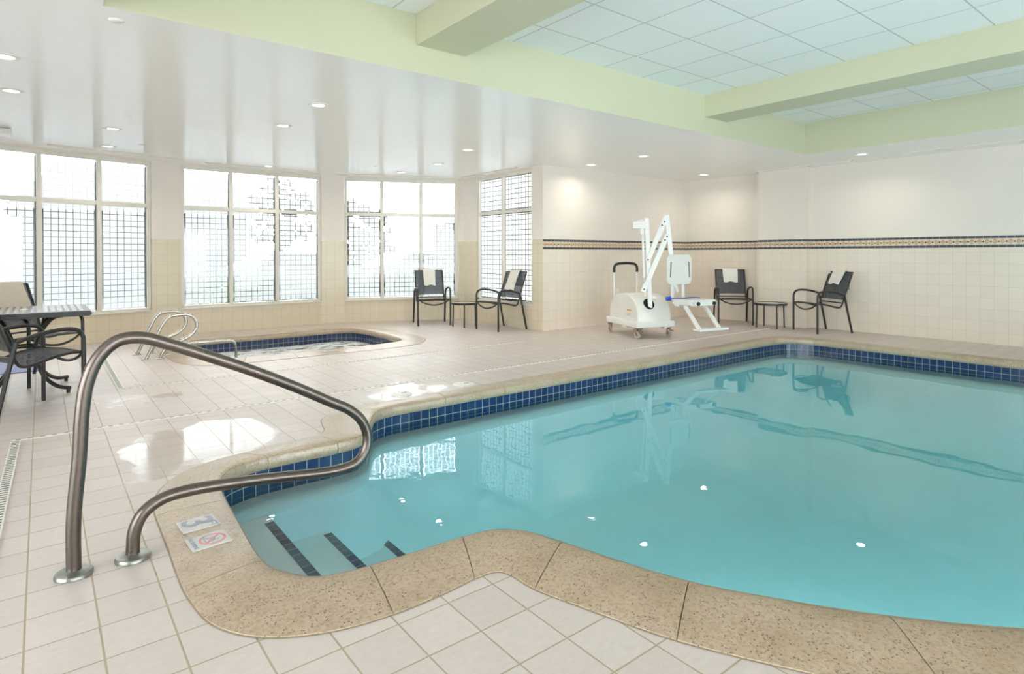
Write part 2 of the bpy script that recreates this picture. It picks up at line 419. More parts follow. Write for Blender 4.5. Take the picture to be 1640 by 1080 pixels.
# ---------------------------------------------------------------- pool outline (nose edge, outer edge of coping)
POOL = [((2.35,4.25),(2.35,4.46)),((3.5,4.25),(3.5,4.46)),((6,4.25),(6,4.46)),((7.9,4.25),(7.95,4.46)),((8.25,4.19),(8.38,4.39)),((8.38,3.95),(8.58,4.12)),((8.4,3.6),(8.62,3.65)),
 ((8.4,2.2),(8.62,2.2)),((8.4,.5),(8.62,.5)),((8.4,-1.2),(8.62,-1.2)),((8.1,-1.7),(8.3,-1.95)),((7,-1.8),(7,-2.1)),((5.2,-1.4),(5.1,-1.7)),((3.7,-.55),(3.5,-.8)),((2.9,.10),(2.64,-.16)),
 ((2.46,.485),(2.17,.19)),((2.2,.78),(1.9,.51)),((2.036,1.013),(1.73,.78)),((1.863,1.312),(1.54,1.13)),((1.769,1.589),(1.44,1.42)),((1.705,1.82),(1.38,1.62)),((1.642,1.996),(1.37,1.75)),
 ((1.55,2.085),(1.34,1.80)),((1.398,2.120),(1.25,1.81)),((1.176,2.132),(1.12,1.80)),((.987,2.148),(.914,1.80)),((.869,2.169),(.717,1.84)),((.789,2.21),(.54,1.945)),((.726,2.295),(.435,2.10)),
 ((.688,2.392),(.398,2.32)),((.680,2.52),(.394,2.50)),((.690,2.75),(.400,2.75)),((.70,2.95),(.403,2.97)),((.713,3.17),(.408,3.19)),((.735,3.39),(.43,3.38)),((.787,3.53),(.51,3.57)),((.873,3.615),(.66,3.74)),
 ((1.015,3.655),(.86,3.82)),((1.234,3.665),(1.15,3.86)),((1.478,3.665),(1.42,3.88)),((1.62,3.69),(1.51,3.98)),((1.75,3.80),(1.545,4.10)),((1.87,4.0),(1.60,4.26)),((1.98,4.17),(1.74,4.38)),((2.12,4.24),(1.98,4.44))]
SPA = [((1.62,9.28),(1.5,9.60)),((2.4,9.32),(2.4,9.62)),((3.1,9.32),(3.1,9.62)),((3.7,9.32),(3.75,9.60)),((3.96,9.20),(4.18,9.36)),((4.04,8.9),(4.34,8.95)),((4.05,8.4),(4.38,8.4)),((4.04,7.95),(4.36,7.85)),((4.02,7.68),(4.28,7.42)),((3.93,7.50),(4.05,7.12)),((3.75,7.41),(3.82,7.01)),
 ((3.2,7.38),(3.2,6.97)),((2.4,7.42),(2.35,7.0)),((1.9,7.45),(1.75,7.03)),((1.66,7.50),(1.38,7.13)),((1.52,7.68),(1.20,7.45)),((1.48,8.1),(1.15,8.1)),((1.48,8.8),(1.15,8.8)),((1.52,9.12),(1.22,9.38))]
def dense(pairs, n=6):
    L4 = cr([Vector((a[0], a[1], b[0], b[1])) for a, b in pairs], n, True)
    return [(v[0], v[1]) for v in L4], [(v[2], v[3]) for v in L4]
PI_, PO_ = dense(POOL); SI_, SO_ = dense(SPA)
def orient(L):   # +1 if counter clockwise
    return 1 if sum(L[i-1][0]*L[i][1]-L[i][0]*L[i-1][1] for i in range(len(L))) > 0 else -1
def outward(L, d): return offset(L, -d*orient(L))

# ---------------------------------------------------------------- walls: outline of the room
WP = [(-3.9,7.35),(-3.4,7.95),(-1.30,9.30),(-.72,9.62),(1.27,10.125),(1.66,10.175),(3.83,10.20),(4.22,10.135),(6.10,9.315),(6.14,9.20),(6.14,7.0)]
WIN = {1: ('window_1', 3, 4), 2: ('window_2', 5, 6), 3: ('window_3', 7, 8), 4: ('window_4', 9, 10), 5: ('window_5', 1, 2)}
def quad_uv(bm, uvl, pts, uvs, mi=0):
    f = bm.faces.new([bm.verts.new(p) for p in pts]); f.material_index = mi
    for l, u in zip(f.loops, uvs): l[uvl].uv = u
    return f
def wall_slab(bm, uvl, a, b, z0, z1, th, u0=0.0, mi=0, side=1):
    """solid wall piece from a to b (room on the right hand side for side=1), UV in metres"""
    a = Vector((*a, 0)); b = Vector((*b, 0)); d = (b-a); L = d.length; d.normalize(); n = Vector((-d.y, d.x, 0))*side*th
    Z0, Z1 = Vector((0, 0, z0)), Vector((0, 0, z1))
    quad_uv(bm, uvl, [a+Z0, b+Z0, b+Z1, a+Z1], [(u0, z0), (u0+L, z0), (u0+L, z1), (u0, z1)], mi)
    quad_uv(bm, uvl, [a+n+Z0, a+n+Z1, b+n+Z1, b+n+Z0], [(u0, z0), (u0, z1), (u0+L, z1), (u0+L, z0)], mi)
    quad_uv(bm, uvl, [a+Z1, b+Z1, b+n+Z1, a+n+Z1], [(u0, 0), (u0+L, 0), (u0+L, th), (u0, th)], mi)
    quad_uv(bm, uvl, [a+Z0, a+n+Z0, b+n+Z0, b+Z0], [(u0, 0), (u0, th), (u0+L, th), (u0+L, 0)], mi)
    quad_uv(bm, uvl, [a+Z0, a+Z1, a+n+Z1, a+n+Z0], [(u0, z0), (u0, z1), (u0+th, z1), (u0+th, z0)], mi)
    quad_uv(bm, uvl, [b+Z0, b+n+Z0, b+n+Z1, b+Z1], [(u0, z0), (u0+th, z0), (u0+th, z1), (u0, z1)], mi)
CH = 2.60; HC = 3.044; TT = 1.44; SILL = .385; HEAD = 2.545
bm = NB(); uvl = bm.loops.layers.uv.new('UVMap'); u = 0
winsegs = {(1, 2), (3, 4), (5, 6), (7, 8), (9, 10)}
def lerp(a, b, t): return (a[0]+(b[0]-a[0])*t, a[1]+(b[1]-a[1])*t)
WINS = {}
for i in range(len(WP)-1):
    a, b = WP[i], WP[i+1]; L = math.dist(a, b)
    if (i, i+1) in winsegs:
        s0, s1 = (0.0, L)
        if i == 9: s0, s1 = .40, L-.25
        if i == 7: s0, s1 = .0, L-.02
        p, q = lerp(a, b, s0/L), lerp(a, b, s1/L)
        if s0 > 0:
            wall_slab(bm, uvl, a, p, 0, TT, .14, u, 0); wall_slab(bm, uvl, a, p, TT, CH, .14, u, 1)
        if s1 < L:
            wall_slab(bm, uvl, q, b, 0, TT, .14, u+s1, 0); wall_slab(bm, uvl, q, b, TT, CH, .14, u+s1, 1)
        wall_slab(bm, uvl, p, q, 0, SILL, .14, u+s0, 0)
        wall_slab(bm, uvl, p, q, HEAD+.03, CH, .14, u+s0, 1)
        WINS[i] = (p, q)
    else:
        wall_slab(bm, uvl, a, b, 0, TT, .14, u, 0); wall_slab(bm, uvl, a, b, TT, CH, .14, u, 1)
    u += L
struct('wall_window', bm, [M_base, M_wall])
# right hand walls: partition (Y=7) and the far wall with its pilaster
def plain_wall(name, a, b, u0=0.0, z1=CH, th=.14, side=1):
    bm = NB(); uvl = bm.loops.layers.uv.new('UVMap')
    wall_slab(bm, uvl, a, b, 0, 1.282, th, u0, 0, side); wall_slab(bm, uvl, a, b, 1.435, z1, th, u0, 1, side)
    L = math.dist(a, b); d = Vector((b[0]-a[0], b[1]-a[1], 0)).normalized(); n = Vector((-d.y, d.x, 0))*side
    A = Vector((*a, 0))-n*.003; B = Vector((*b, 0))-n*.003
    z0_, z1_ = Vector((0, 0, 1.282)), Vector((0, 0, 1.435))
    quad_uv(bm, uvl, [A+z0_, B+z0_, B+z1_, A+z1_], [(u0, 0), (u0+L, 0), (u0+L, 1), (u0, 1)], 2)
    for zz in (z0_, z1_):
        quad_uv(bm, uvl, [A+zz, B+zz, B+zz+n*.02, A+zz+n*.02], [(u0, 0), (u0+L, 0), (u0+L, 0), (u0, 0)], 2)
    return struct(name, bm, [M_tile, M_wall, M_band])
plain_wall('wall_partition', (6.1415, 6.9985), (9.85, 6.9985))
plain_wall('wall_right', (9.85, 7.0), (9.85, -6.0), 3.71)
bm = NB(); uvl = bm.loops.layers.uv.new('UVMap')
# pilaster standing 19 cm proud of the far wall
pil = [(9.85, 5.42), (9.66, 5.42), (9.66, 4.60), (9.85, 4.60)]
u = 5.29
for a, b in zip(pil, pil[1:]):
    L = math.dist(a, b); d = Vector((b[0]-a[0], b[1]-a[1], 0)).normalized(); n = Vector((-d.y, d.x, 0))
    for z0, z1, mi in ((0, 1.282, 0), (1.435, CH, 1)):
        quad_uv(bm, uvl, [Vector((*a, z0)), Vector((*b, z0)), Vector((*b, z1)), Vector((*a, z1))], [(u, z0), (u+L, z0), (u+L, z1), (u, z1)], mi)
    quad_uv(bm, uvl, [Vector((*a, 1.282)), Vector((*b, 1.282)), Vector((*b, 1.435)), Vector((*a, 1.435))], [(u, 0), (u+L, 0), (u+L, 1), (u, 1)], 2)
    u += L
struct('wall_pilaster', bm, [M_tile, M_wall, M_band])

# the unseen side of the room behind the camera: solid walls with two glazed openings added and sized for fill daylight
def back_wall(name, a, b, o0, o1, z0, z1, wname):
    bm = NB(); uvl = bm.loops.layers.uv.new('UVMap'); L = math.dist(a, b); p, q = lerp(a, b, o0/L), lerp(a, b, o1/L)
    for A, B, u0 in ((a, p, 0), (q, b, o1)):
        wall_slab(bm, uvl, A, B, 0, TT, .14, u0, 0); wall_slab(bm, uvl, A, B, TT, HC, .14, u0, 1)
    if z0 > 0: wall_slab(bm, uvl, p, q, 0, z0, .14, o0, 0)
    wall_slab(bm, uvl, p, q, z1, HC, .14, o0, 1); struct(name, bm, [M_base, M_wall])
    P_ = Vector((*p, 0)); d = (Vector((*q, 0))-P_); W = d.length; d.normalize(); n = Vector((-d.y, d.x, 0)); r = empty(wname, P_); r['kind'] = 'structure'
    M = Matrix((d, n, Vector((0, 0, 1)))).transposed().to_4x4(); bm = NB()
    for s in (.03, W/3, 2*W/3, W-.03): box(bm, (s, .06, (z0+z1)/2), (.06, .07, z1-z0), M)
    for z in (z0+.03, z1-.03): box(bm, (W/2, .06, z), (W-.06, .066, .06), M)
    put('frame', bm, M_frame, r); bm = NB(); box(bm, (W/2, .07, (z0+z1)/2), (W-.1, .004, z1-z0-.1), M); put('pane', bm, M_glass, r)
back_wall('wall_left', (-3.9, -4.5), (-3.9, 7.35), 1.2, 8.4, .0, 2.75, 'window_fill_6')
back_wall('wall_back', (9.85, -4.5), (-3.9, -4.5), 2.5, 11.5, .3, 2.3, 'window_fill_7')
# windows
def window(name, p, q, mull, pane_groups=None):
    """p,q ends on the room face; frame sits in the wall thickness"""
    p = Vector((*p, 0)); q = Vector((*q, 0)); d = q-p; L = d.length; d.normalize(); n = Vector((-d.y, d.x, 0))
    root = empty(name, p); root['kind'] = 'structure'
    M = Matrix((d, n, Vector((0, 0, 1)))).transposed().to_4x4()
    FR = .05; y0 = .055
    bm = NB()
    box(bm, (L/2, y0, SILL+.025), (L, .07, .05), M, bev=.004); box(bm, (L/2, y0, HEAD-.0), (L, .07, .06), M, bev=.004)
    for s in (FR/2, L-FR/2): box(bm, (s, y0, (SILL+HEAD)/2), (FR, .07, HEAD-SILL-.02), M, bev=.004)
    fr = put('frame', bm, M_frame, root)
    zt = 1.925
    bm = NB(); box(bm, (L/2, y0, zt), (L-2*FR+.01, .062, .06), M, bev=.004); put('transom', bm, M_frame, root)
    for s in mull:
        bm = NB(); box(bm, (s, y0-.002, (SILL+HEAD)/2), (.056, .066, HEAD-SILL-.06), M, bev=.004); put('mullion', bm, M_frame, root)
    bm = NB(); box(bm, (L/2, .005, SILL+.004), (L, .05, .016), M, bev=.003); put('sill', bm, M_frame, root)
    edges = [FR]+list(mull)+[L-FR]
    for i, (a, b) in enumerate(zip(edges, edges[1:])):
        a2 = a+(.028 if i else 0); b2 = b-(.028 if i < len(edges)-2 else 0)
        for z0, z1 in ((SILL+.05, zt-.03), (zt+.03, HEAD-.03)):
            bm = NB(); box(bm, ((a2+b2)/2, y0+.01, (z0+z1)/2), (b2-a2, .004, z1-z0), M); pn = put('pane', bm, M_glass, root)
            bm = NB(); uvl = bm.loops.layers.uv.new('UVMap'); g = .022
            P4 = [(a2+g, z0+.012), (b2-g, z0+.012), (b2-g, z1-.012), (a2+g, z1-.012)]
            w_ = b2-a2-2*g; nn = max(1, round(w_/.083)); sc_ = nn*.083/w_
            quad_uv(bm, uvl, [M @ Vector((x, y0+.002, z)) for x, z in P4], [((x-a2-g)*sc_, z-z0-.012) for x, z in P4])
            put('frosted_film', bm, M_film, pn)
    # black glazing gasket lines seen on the right edge of every pane
    bm = NB()
    for i, b in enumerate(edges[1:]):
        e = b-(.030 if i < len(edges)-2 else 0.002)
        box(bm, (e, y0+.018, (SILL+HEAD)/2), (.008, .03, HEAD-SILL-.11), M)
    put('gasket', bm, M_dark, root)
    return root
w1 = WINS[3]; L1 = math.dist(*w1); window('window_1', *w1, [L1*.357, L1*.684])
w2 = WINS[5]; L2 = math.dist(*w2); window('window_2', *w2, [.715, 1.43])
w3 = WINS[7]; L3 = math.dist(*w3); window('window_3', *w3, [.655, 1.36])
w4 = WINS[9]; L4_ = math.dist(*w4); window('window_4', *w4, [L4_*.47])
w5 = WINS[1]; L5 = math.dist(*w5); window('window_5', *w5, [L5/3, 2*L5/3])

# ---------------------------------------------------------------- floor, coping, pool, spa
FL = [(-4.2,-4.5),(10.2,-4.5),(10.2,7.14),(6.28,7.14),(6.28,9.3),(6.2,9.42),(4.26,10.27),(3.85,10.34),(1.64,10.31),(1.24,10.26),(-.77,9.75),(-1.4,9.4),(-3.5,8.05),(-4.2,7.4)]
bm = NB(); fill(bm, FL, [outward(PO_, -.015), outward(SO_, -.015)], 0.0)
struct('floor', bm, M_deck)
def coping(name, I, O, joints, nose, label):
    """ring of precast stones: bullnose towards the water, thin joints between stones"""
    n = len(I); bm = NB()
    js = set()
    for j in joints:
        js.add(min(range(n), key=lambda i: (I[i][0]-j[0])**2+(I[i][1]-j[1])**2))
    prof_t = [0.0, .006, .3, .7, .88, .955, .985]; prof_z = [.0, .004, .012, .013, .011, .004, -.006]
    def ring(i, pull=0.0, nb=0):
        a = Vector((*O[i % n], 0)); b = Vector((*I[i % n], 0)); 
        if pull:
            t = (Vector((*I[(i+nb) % n], 0))-b); L = t.length; sh = t.normalized()*pull; a = a+(Vector((*O[(i+nb) % n], 0))-Vector((*O[i % n], 0))).normalized()*pull; b = b+sh
        d = (b-a).normalized(); W = (b-a).length; out = []
        for t, z in zip(prof_t, prof_z): out.append(a+(b-a)*t+Vector((0, 0, z)))
        for dx, z in ((0, -.022), (.002, -nose*.6), (-.004, -nose*.85), (-.014, -nose), (-.05, -nose)): out.append(b+d*dx+Vector((0, 0, z)))
        return [bm.verts.new(v) for v in out]
    for i in range(n):
        p0 = .002 if i in js else 0; p1 = .002 if (i+1) % n in js else 0
        A = ring(i, p0, 1); B = ring(i+1, p1, -1)
        for k in range(len(A)-1):
            bm.faces.new((A[k], A[k+1], B[k+1], B[k]))
        if p0: bm.faces.new(A)
        if p1: bm.faces.new(B[::-1])
    bmesh.ops.remove_doubles(bm, verts=bm.verts, dist=.0006)
    bmesh.ops.recalc_face_normals(bm, faces=bm.faces)
    o = struct(name, bm, M_cop, None, True)
    # grout bed under the stones
    bm = NB(); fill(bm, outward(O, .006), [outward(I, .006)], .0014); put('grout', bm, M_joint, o)
    return o
pj = [(.69, 2.44), (.713, 3.12), (1.04, 3.66), (1.49, 3.665), (1.0, 2.146), (1.41, 2.118), (1.70, 1.83), (1.863, 1.312), (2.2, .78), (2.5, .45), (3.0, 0), (2.05, 4.22)]
pj += [(2.05+.59*i, 4.25) for i in range(1, 11)]+[(8.4, 3.9-.61*i) for i in range(0, 9)]
coping('trim_1', PI_, PO_, pj, .072, '')
sj = [(1.9, 7.45), (2.45, 7.42), (3.0, 7.39), (3.45, 7.39), (3.95, 7.52), (2.0, 9.32), (2.55, 9.32), (3.1, 9.32), (3.7, 9.32), (4.05, 8.4)]
coping('trim_2', SI_, SO_, sj, .075, '')
def basin(name, I, ztop, zbot, rows, mtile, mpl):
    W0 = outward(I, .022); W = []
    for i in range(len(W0)):
        a, b = W0[i], W0[(i+1) % len(W0)]; k = max(1, math.ceil(math.dist(a, b)/.11)); W += [lerp(a, b, j/k) for j in range(k)]
    bm = NB(); uvl = bm.loops.layers.uv.new('UVMap'); n = len(W); s = 0
    zt = ztop-.004; zb = ztop-rows*.0765
    for i in range(n):
        a, b = W[i], W[(i+1) % n]; L = math.dist(a, b)
        quad_uv(bm, uvl, [(*a, zt), (*b, zt), (*b, zb), (*a, zb)], [(s, rows*.0765-.001), (s+L, rows*.0765-.001), (s+L, 0), (s, 0)], 0)
        s += L
    # plaster shell: coved down from the tile band into a flat floor
    step = .14; xs = [p[0] for p in W]; ys = [p[1] for p in W]; pts = [Vector(p) for p in W]; edges = [(i, (i+1) % n) for i in range(n)]
    segs = [(W[i], W[(i+1) % n]) for i in range(n)]
    def dist(x, y):
        best = 9e9
        for (ax, ay), (bx, by) in segs:
            dx, dy = bx-ax, by-ay; t = max(0, min(1, ((x-ax)*dx+(y-ay)*dy)/(dx*dx+dy*dy+1e-12))); ex, ey = ax+t*dx-x, ay+t*dy-y; q = ex*ex+ey*ey
            if q < best: best = q
        return math.sqrt(best)
    def isin(x, y):
        c = False
        for (ax, ay), (bx, by) in segs:
            if (ay > y) != (by > y) and x < (bx-ax)*(y-ay)/(by-ay)+ax: c = not c
        return c
    R_ = .75; D = zb-zbot; dd = [0.0]*n
    x = min(xs)
    while x < max(xs):
        y = min(ys)
        while y < max(ys):
            if isin(x, y):
                q = dist(x, y)
                if q > .05: pts.append(Vector((x, y))); dd.append(q)
            y += step
        x += step
    for q in (.012, .035, .08):
        for p in outward(W, -q)[::1]:
            if isin(*p): pts.append(Vector(p)); dd.append(q)
    r = delaunay_2d_cdt(pts, edges, [], 0, 1e-6)
    def zf(q): 
        t = min(1, q/R_); return zb-D*math.sqrt(max(0, 1-(1-t)**2))
    V = [bm.verts.new((v[0], v[1], zf(dd[o[0]] if o and o[0] < len(dd) else 0))) for v, o in zip(r[0], r[3])]
    for f in r[2]:
        cx = sum(r[0][i][0] for i in f)/len(f); cy = sum(r[0][i][1] for i in f)/len(f)
        if isin(cx, cy):
            g = bm.faces.new([V[i] for i in f]); g.material_index = 1; g.smooth = True
    for v in V:
        if not v.link_faces: bm.verts.remove(v)
    bmesh.ops.remove_doubles(bm, verts=bm.verts, dist=1e-5)
    o = struct(name, bm, [mtile, mpl]); return o
WZ = -.170; SWZ = -.205
basin('floor_pool_basin', PI_, -.068, -.95, 2, M_ptile, M_plaster)
basin('floor_spa_basin', SI_, -.07, -.85, 3, M_ptile, M_plaster)
def waterbody(name, I, z, zb, mat):
    W = outward(I, .05); bm = NB(); fill(bm, W, [], z); fill(bm, W, [], zb, 0, True); n = len(W)
    for i in range(n):
        a, b = W[i], W[(i+1) % n]; bm.faces.new([bm.verts.new(v) for v in ((*a, z), (*b, z), (*b, zb), (*a, zb))])
    bmesh.ops.remove_doubles(bm, verts=bm.verts, dist=1e-5); bmesh.ops.recalc_face_normals(bm, faces=bm.faces)
    return put(name, bm, mat)
tag(waterbody('pool_water', PI_, WZ, -1.0, M_water), 'clear turquoise water filling the large swimming pool', 'water', kind='stuff')
tag(waterbody('spa_water', SI_, SWZ, -.9, M_spaw), 'bubbling white foamy water in the small spa by the windows', 'water', kind='stuff')
# entry steps in the alcove (straight nosings with a navy tile line)
def clip_poly(L, x0, x1):
    def half(P_, x, keep_gt):
        out = []
        for i in range(len(P_)):
            a, b = P_[i-1], P_[i]; ia = (a[0] > x) == keep_gt; ib = (b[0] > x) == keep_gt
            if ia != ib:
                t = (x-a[0])/(b[0]-a[0]); out.append((x, a[1]+(b[1]-a[1])*t))
            if ib: out.append(b)
        return out
    return half(half(L, x0, True), x1, False)
alc = outward(PI_, .03)
A_only = [p for p in alc if p[0] < 1.9 and p[1] > 1.9 and p[1] < 4.3]
bm = NB(); uvl = bm.loops.layers.uv.new('UVMap')
steps = [(1.045, -.34), (1.40, -.52), (1.80, -.70)]
x_prev = .5
for i, (xe, zt) in enumerate(steps):
    ys = [p[1] for p in clip_poly(A_only+[(1.9, 2.0)] if False else A_only, x_prev, min(xe, 1.62))]
    y0, y1 = 2.10, 3.70
    if xe > 1.5: y1 = 3.84
    x0 = x_prev
    if i == 0:
        poly = [p for p in A_only if p[0] <= xe]
        cx = [(p[0], p[1]) for p in poly]
        poly = cx
        # order by angle about the middle
        c = (.95, 2.9); poly = sorted(poly+[(xe, y0), (xe, y1)], key=lambda p: math.atan2(p[1]-c[1], p[0]-c[0]))
        fill(bm, poly, [], zt, 0)
    else:
        poly = [(x0, y0), (xe, y0), (xe, y1), (x0, y1)]
        fill(bm, poly, [], zt, 0)
    quad_uv(bm, uvl, [(xe, y0, zt), (xe, y1, zt), (xe, y1, zt-.19), (xe, y0, zt-.19)], [(0, 0)]*4, 0)
    quad_uv(bm, uvl, [(xe-.052, y0+.05, zt+.002), (xe, y0+.05, zt+.002), (xe, y1-.12 if i else 3.55, zt+.002), (xe-.052, y1-.12 if i else 3.55, zt+.002)], [(.0765*.1, 0), (.0765*.9, 0), (.0765*.9, 1.5), (.0765*.1, 1.5)], 1)
    x_prev = xe
quad_uv(bm, uvl, [(1.80, 2.1, -.70), (1.80, 3.84, -.70), (1.80, 3.84, -.95), (1.80, 2.1, -.95)], [(0, 0)]*4, 0)
quad_uv(bm, uvl, [(.6, 2.05, -.2), (1.80, 2.1, -.2), (1.80, 2.1, -1.15), (.6, 2.1, -1.15)], [(0, 0)]*4, 0) if False else None
struct('floor_pool_steps', bm, [M_plaster, M_ptile])

# lamps added to brighten the water, unseen in the near walls below the coping
PL = [
      ((2.30, .66), (.72, .69), 'added fill light, unseen under water in the curved near wall of the pool'), ((4.2, -.90), (.45, .9), 'added fill light, unseen under water in the near wall at mid pool'), ((7.0, -1.78), (0, 1), 'added fill light, unseen under water in the near wall at the deep end')]
for k_, ((x, y), dr, lab) in enumerate(PL, 2):
    r = empty('added_pool_light', (x, y, -.45 if k_ > 1 else -.27)); q = Vector((dr[0], dr[1], 0)).normalized(); Mq = q.to_track_quat('Z', 'Y').to_matrix().to_4x4(); sz = 1.0 if k_ > 1 else .45
    bm = NB(); t_ = bmesh.new(); lathe(t_, [(.105*sz, 0), (.135*sz, .004), (.14*sz, .014), (.12*sz, .02), (.105*sz, .012)], seg=32); bmesh.ops.transform(t_, matrix=Mq, verts=t_.verts); merge(bm, t_); put('bezel', bm, M_steel, r, True)
    bm = NB(); t_ = bmesh.new(); lathe(t_, [(0, .010), (.107*sz, .006)], seg=32); bmesh.ops.transform(t_, matrix=Mq, verts=t_.verts); merge(bm, t_); put('lens', bm, M_glasstop, r)
    ld = bpy.data.lights.new('added_pool_lamp', 'AREA'); ld.shape = 'DISK'; ld.size = .2*sz; ld.energy = POOL_FILL_W*(1 if k_ > 1 else .06); ld.color = (.88, .93, 1.0)
    lo = bpy.data.objects.new('added_pool_lamp', ld); COL.objects.link(lo); lo.parent = r; lo.location = q*.03; lo.rotation_euler = (-q+Vector((0, 0, .0))).to_track_quat('Z', 'Y').to_euler()
    tag(r, lab, 'pool light', 'added unseen underwater fill lights')

# ---------------------------------------------------------------- ceilings and beams
RX0, RX1, RY0, RY1 = .28, 8.47, -1.6, 4.055
CL = [(-4.2,-4.5),(10.2,-4.5),(10.2,7.14),(6.28,7.14),(6.28,9.3),(6.2,9.42),(4.26,10.27),(3.85,10.34),(1.64,10.31),(1.24,10.26),(-.77,9.75),(-1.4,9.4),(-3.5,8.05),(-4.2,7.4)]
bm = NB(); fill(bm, CL, [[(RX0, RY0), (RX1, RY0), (RX1, RY1), (RX0, RY1)]], CH, 0, True)
struct('ceiling', bm, M_gloss)
bm = NB(); fill(bm, [(RX0, RY0), (RX1, RY0), (RX1, RY1), (RX0, RY1)], [], HC, 0, True)
fill(bm, [(-4.4,-4.7),(10.4,-4.7),(10.4,7.3),(6.45,7.3),(6.45,9.5),(4.3,10.5),(3.9,10.58),(1.6,10.55),(-.9,9.95),(-3.7,8.25),(-4.4,7.6)], [], HC+.12, 0)
struct('ceiling_panels', bm, M_grid)
bm = NB()
z0, z1 = CH, HC+.01; T = .012
for a, b in (((RX0, RY1), (RX1, RY1)), ((RX1, RY1), (RX1, RY0)), ((RX1, RY0), (RX0, RY0)), ((RX0, RY0), (RX0, RY1))):
    bm.faces.new([bm.verts.new(v) for v in ((*a, z0), (*b, z0), (*b, z1), (*a, z1))])
bmesh.ops.remove_doubles(bm, verts=bm.verts, dist=1e-5); bmesh.ops.recalc_face_normals(bm, faces=bm.faces)
struct('trim_3', bm, M_beam)
bm = NB(); box(bm, ((6.06+6.50)/2, (RY0+RY1)/2, (2.792+HC)/2), (.44, RY1-RY0-.002, HC-2.792-.001)); struct('ceiling_beam_right', bm, M_beam)
bm = NB(); box(bm, ((2.27+2.72)/2, (RY0+RY1)/2, (2.81+HC)/2), (.45, RY1-RY0-.002, HC-2.81-.001)); struct('ceiling_beam_left', bm, M_beam)

# ---------------------------------------------------------------- ceiling fittings
LABS = {(-.19,5.496):'round recessed downlight at the far left edge, nearest the green soffit of the left pair',(-.19,6.605):'round recessed downlight at the left edge, second from the green soffit',
 (.63,7.906):'small recessed downlight above the left window, farther from the glass',(.68,9.2):'small recessed downlight tight against the left window head',
 (2.04,5.49):'bright recessed downlight in mid ceiling closest to the green soffit',(2.06,6.593):'recessed downlight in mid ceiling just behind the one nearest the soffit',
 (4.48,6.623):'recessed downlight in front of the corner window',(4.82,7.943):'recessed downlight above the two chairs by the corner window',
 (2.82,9.75):'recessed downlight close to the head of the middle three-pane window',(4.80,9.1):'recessed downlight close to the head of the narrow third window',
 (6.756,6.552):'bright recessed downlight left of the pool lift against the partition wall',(6.743,5.519):'bright recessed downlight over the pool lift, nearest the soffit',
 (9.18,6.167):'bright recessed downlight in the inner corner above the far chairs',(9.06,3.538):'bright recessed downlight on the narrow strip right of the pilaster'}
first = None
for (x, y), lab in LABS.items():
    if first is None:
        r = empty('recessed_downlight', (x, y, CH))
        bm = NB(); lathe(bm, [(.052, -.002), (.058, -.008), (.085, -.006), (.09, .0)], seg=40); put('trim_ring', bm, M_white, r, True)
        bm = NB(); lathe(bm, [(0, -.003), (.052, -.0035)], seg=32); put('lens', bm, M_lens, r)
        first = r
    else:
        r = copy_tree(first); r.location = (x, y, CH)
    tag(r, lab, 'ceiling light', 'recessed downlights in the ceiling')
    ld = bpy.data.lights.new('downlight_bulb', 'AREA'); ld.shape = 'DISK'; ld.size = .10; ld.energy = LAMP_W; ld.color = (1.0, .93, .82); ld.spread = math.radians(150)
    lo = bpy.data.objects.new('downlight_bulb', ld); COL.objects.link(lo); lo.location = (0, 0, -.012); lo.parent = r
bm = NB(); lathe(bm, [(0, -.012), (.03, -.012), (.04, -.004), (.042, 0)], seg=24)
for k, (x, y, lab) in enumerate(((1.0, 8.8, 'small round sprinkler cover plate above the left window'), (4.18, 8.75, 'small round sprinkler cover plate above the third window'), (.36, 4.25, 'small sprinkler head beside the top left end of the green soffit'))):
    if k == 0: s0 = put('sprinkler_cover', bm, M_white, None, True); s = s0
    else: s = s0.copy(); COL.objects.link(s)
    s.location = (x, y, CH); tag(s, lab, 'sprinkler', 'sprinkler plates in the ceiling')
SL = [((.07,9.50),(1.60,9.78),'long slot air diffuser along the left window head'),((1.95,9.92),(3.70,9.94),'long slot air diffuser along the middle window head'),
      ((3.95,9.93),(5.55,9.23),'long slot air diffuser along the third window head'),((5.98,9.05),(5.98,7.45),'slot air diffuser along the corner window head'),
      ((9.52,5.37),(9.52,3.85),'slot air diffuser in front of the pilaster head'),((9.45,3.12),(9.45,1.0),'slot air diffuser at the right edge above the far wall')]
for a, b, lab in SL:
    a = Vector((*a, CH-.004)); b = Vector((*b, CH-.004)); r = empty('slot_diffuser', (a+b)/2)
    h = (b-a)/2; s = h.normalized().cross(Vector((0, 0, 1)))
    bm = NB()
    for o_ in (-.021, 0, .021): beam_(bm, -h+s*o_, h+s*o_, .007, .010, (s.x, s.y, 0), bev=0)
    beam_(bm, -h, -h+h.normalized()*.008, .05, .01, (s.x, s.y, 0), bev=0); beam_(bm, h-h.normalized()*.008, h, .05, .01, (s.x, s.y, 0), bev=0)
    put('slot_frame', bm, M_wall, r)
    bm = NB(); beam_(bm, -h+Vector((0, 0, .002)), h+Vector((0, 0, .002)), .044, .004, (s.x, s.y, 0), bev=0); put('slot', bm, M_slot, r)
    tag(r, lab, 'air vent', 'slot diffusers in the ceiling')
bm = NB(); box(bm, (-.42, 8.70, CH-.03), (.34, .26, .06), bev=.02); tag(put('ceiling_unit', bm, M_cover), 'cream box shaped ceiling fitting at the left edge above the window', 'ceiling fitting')

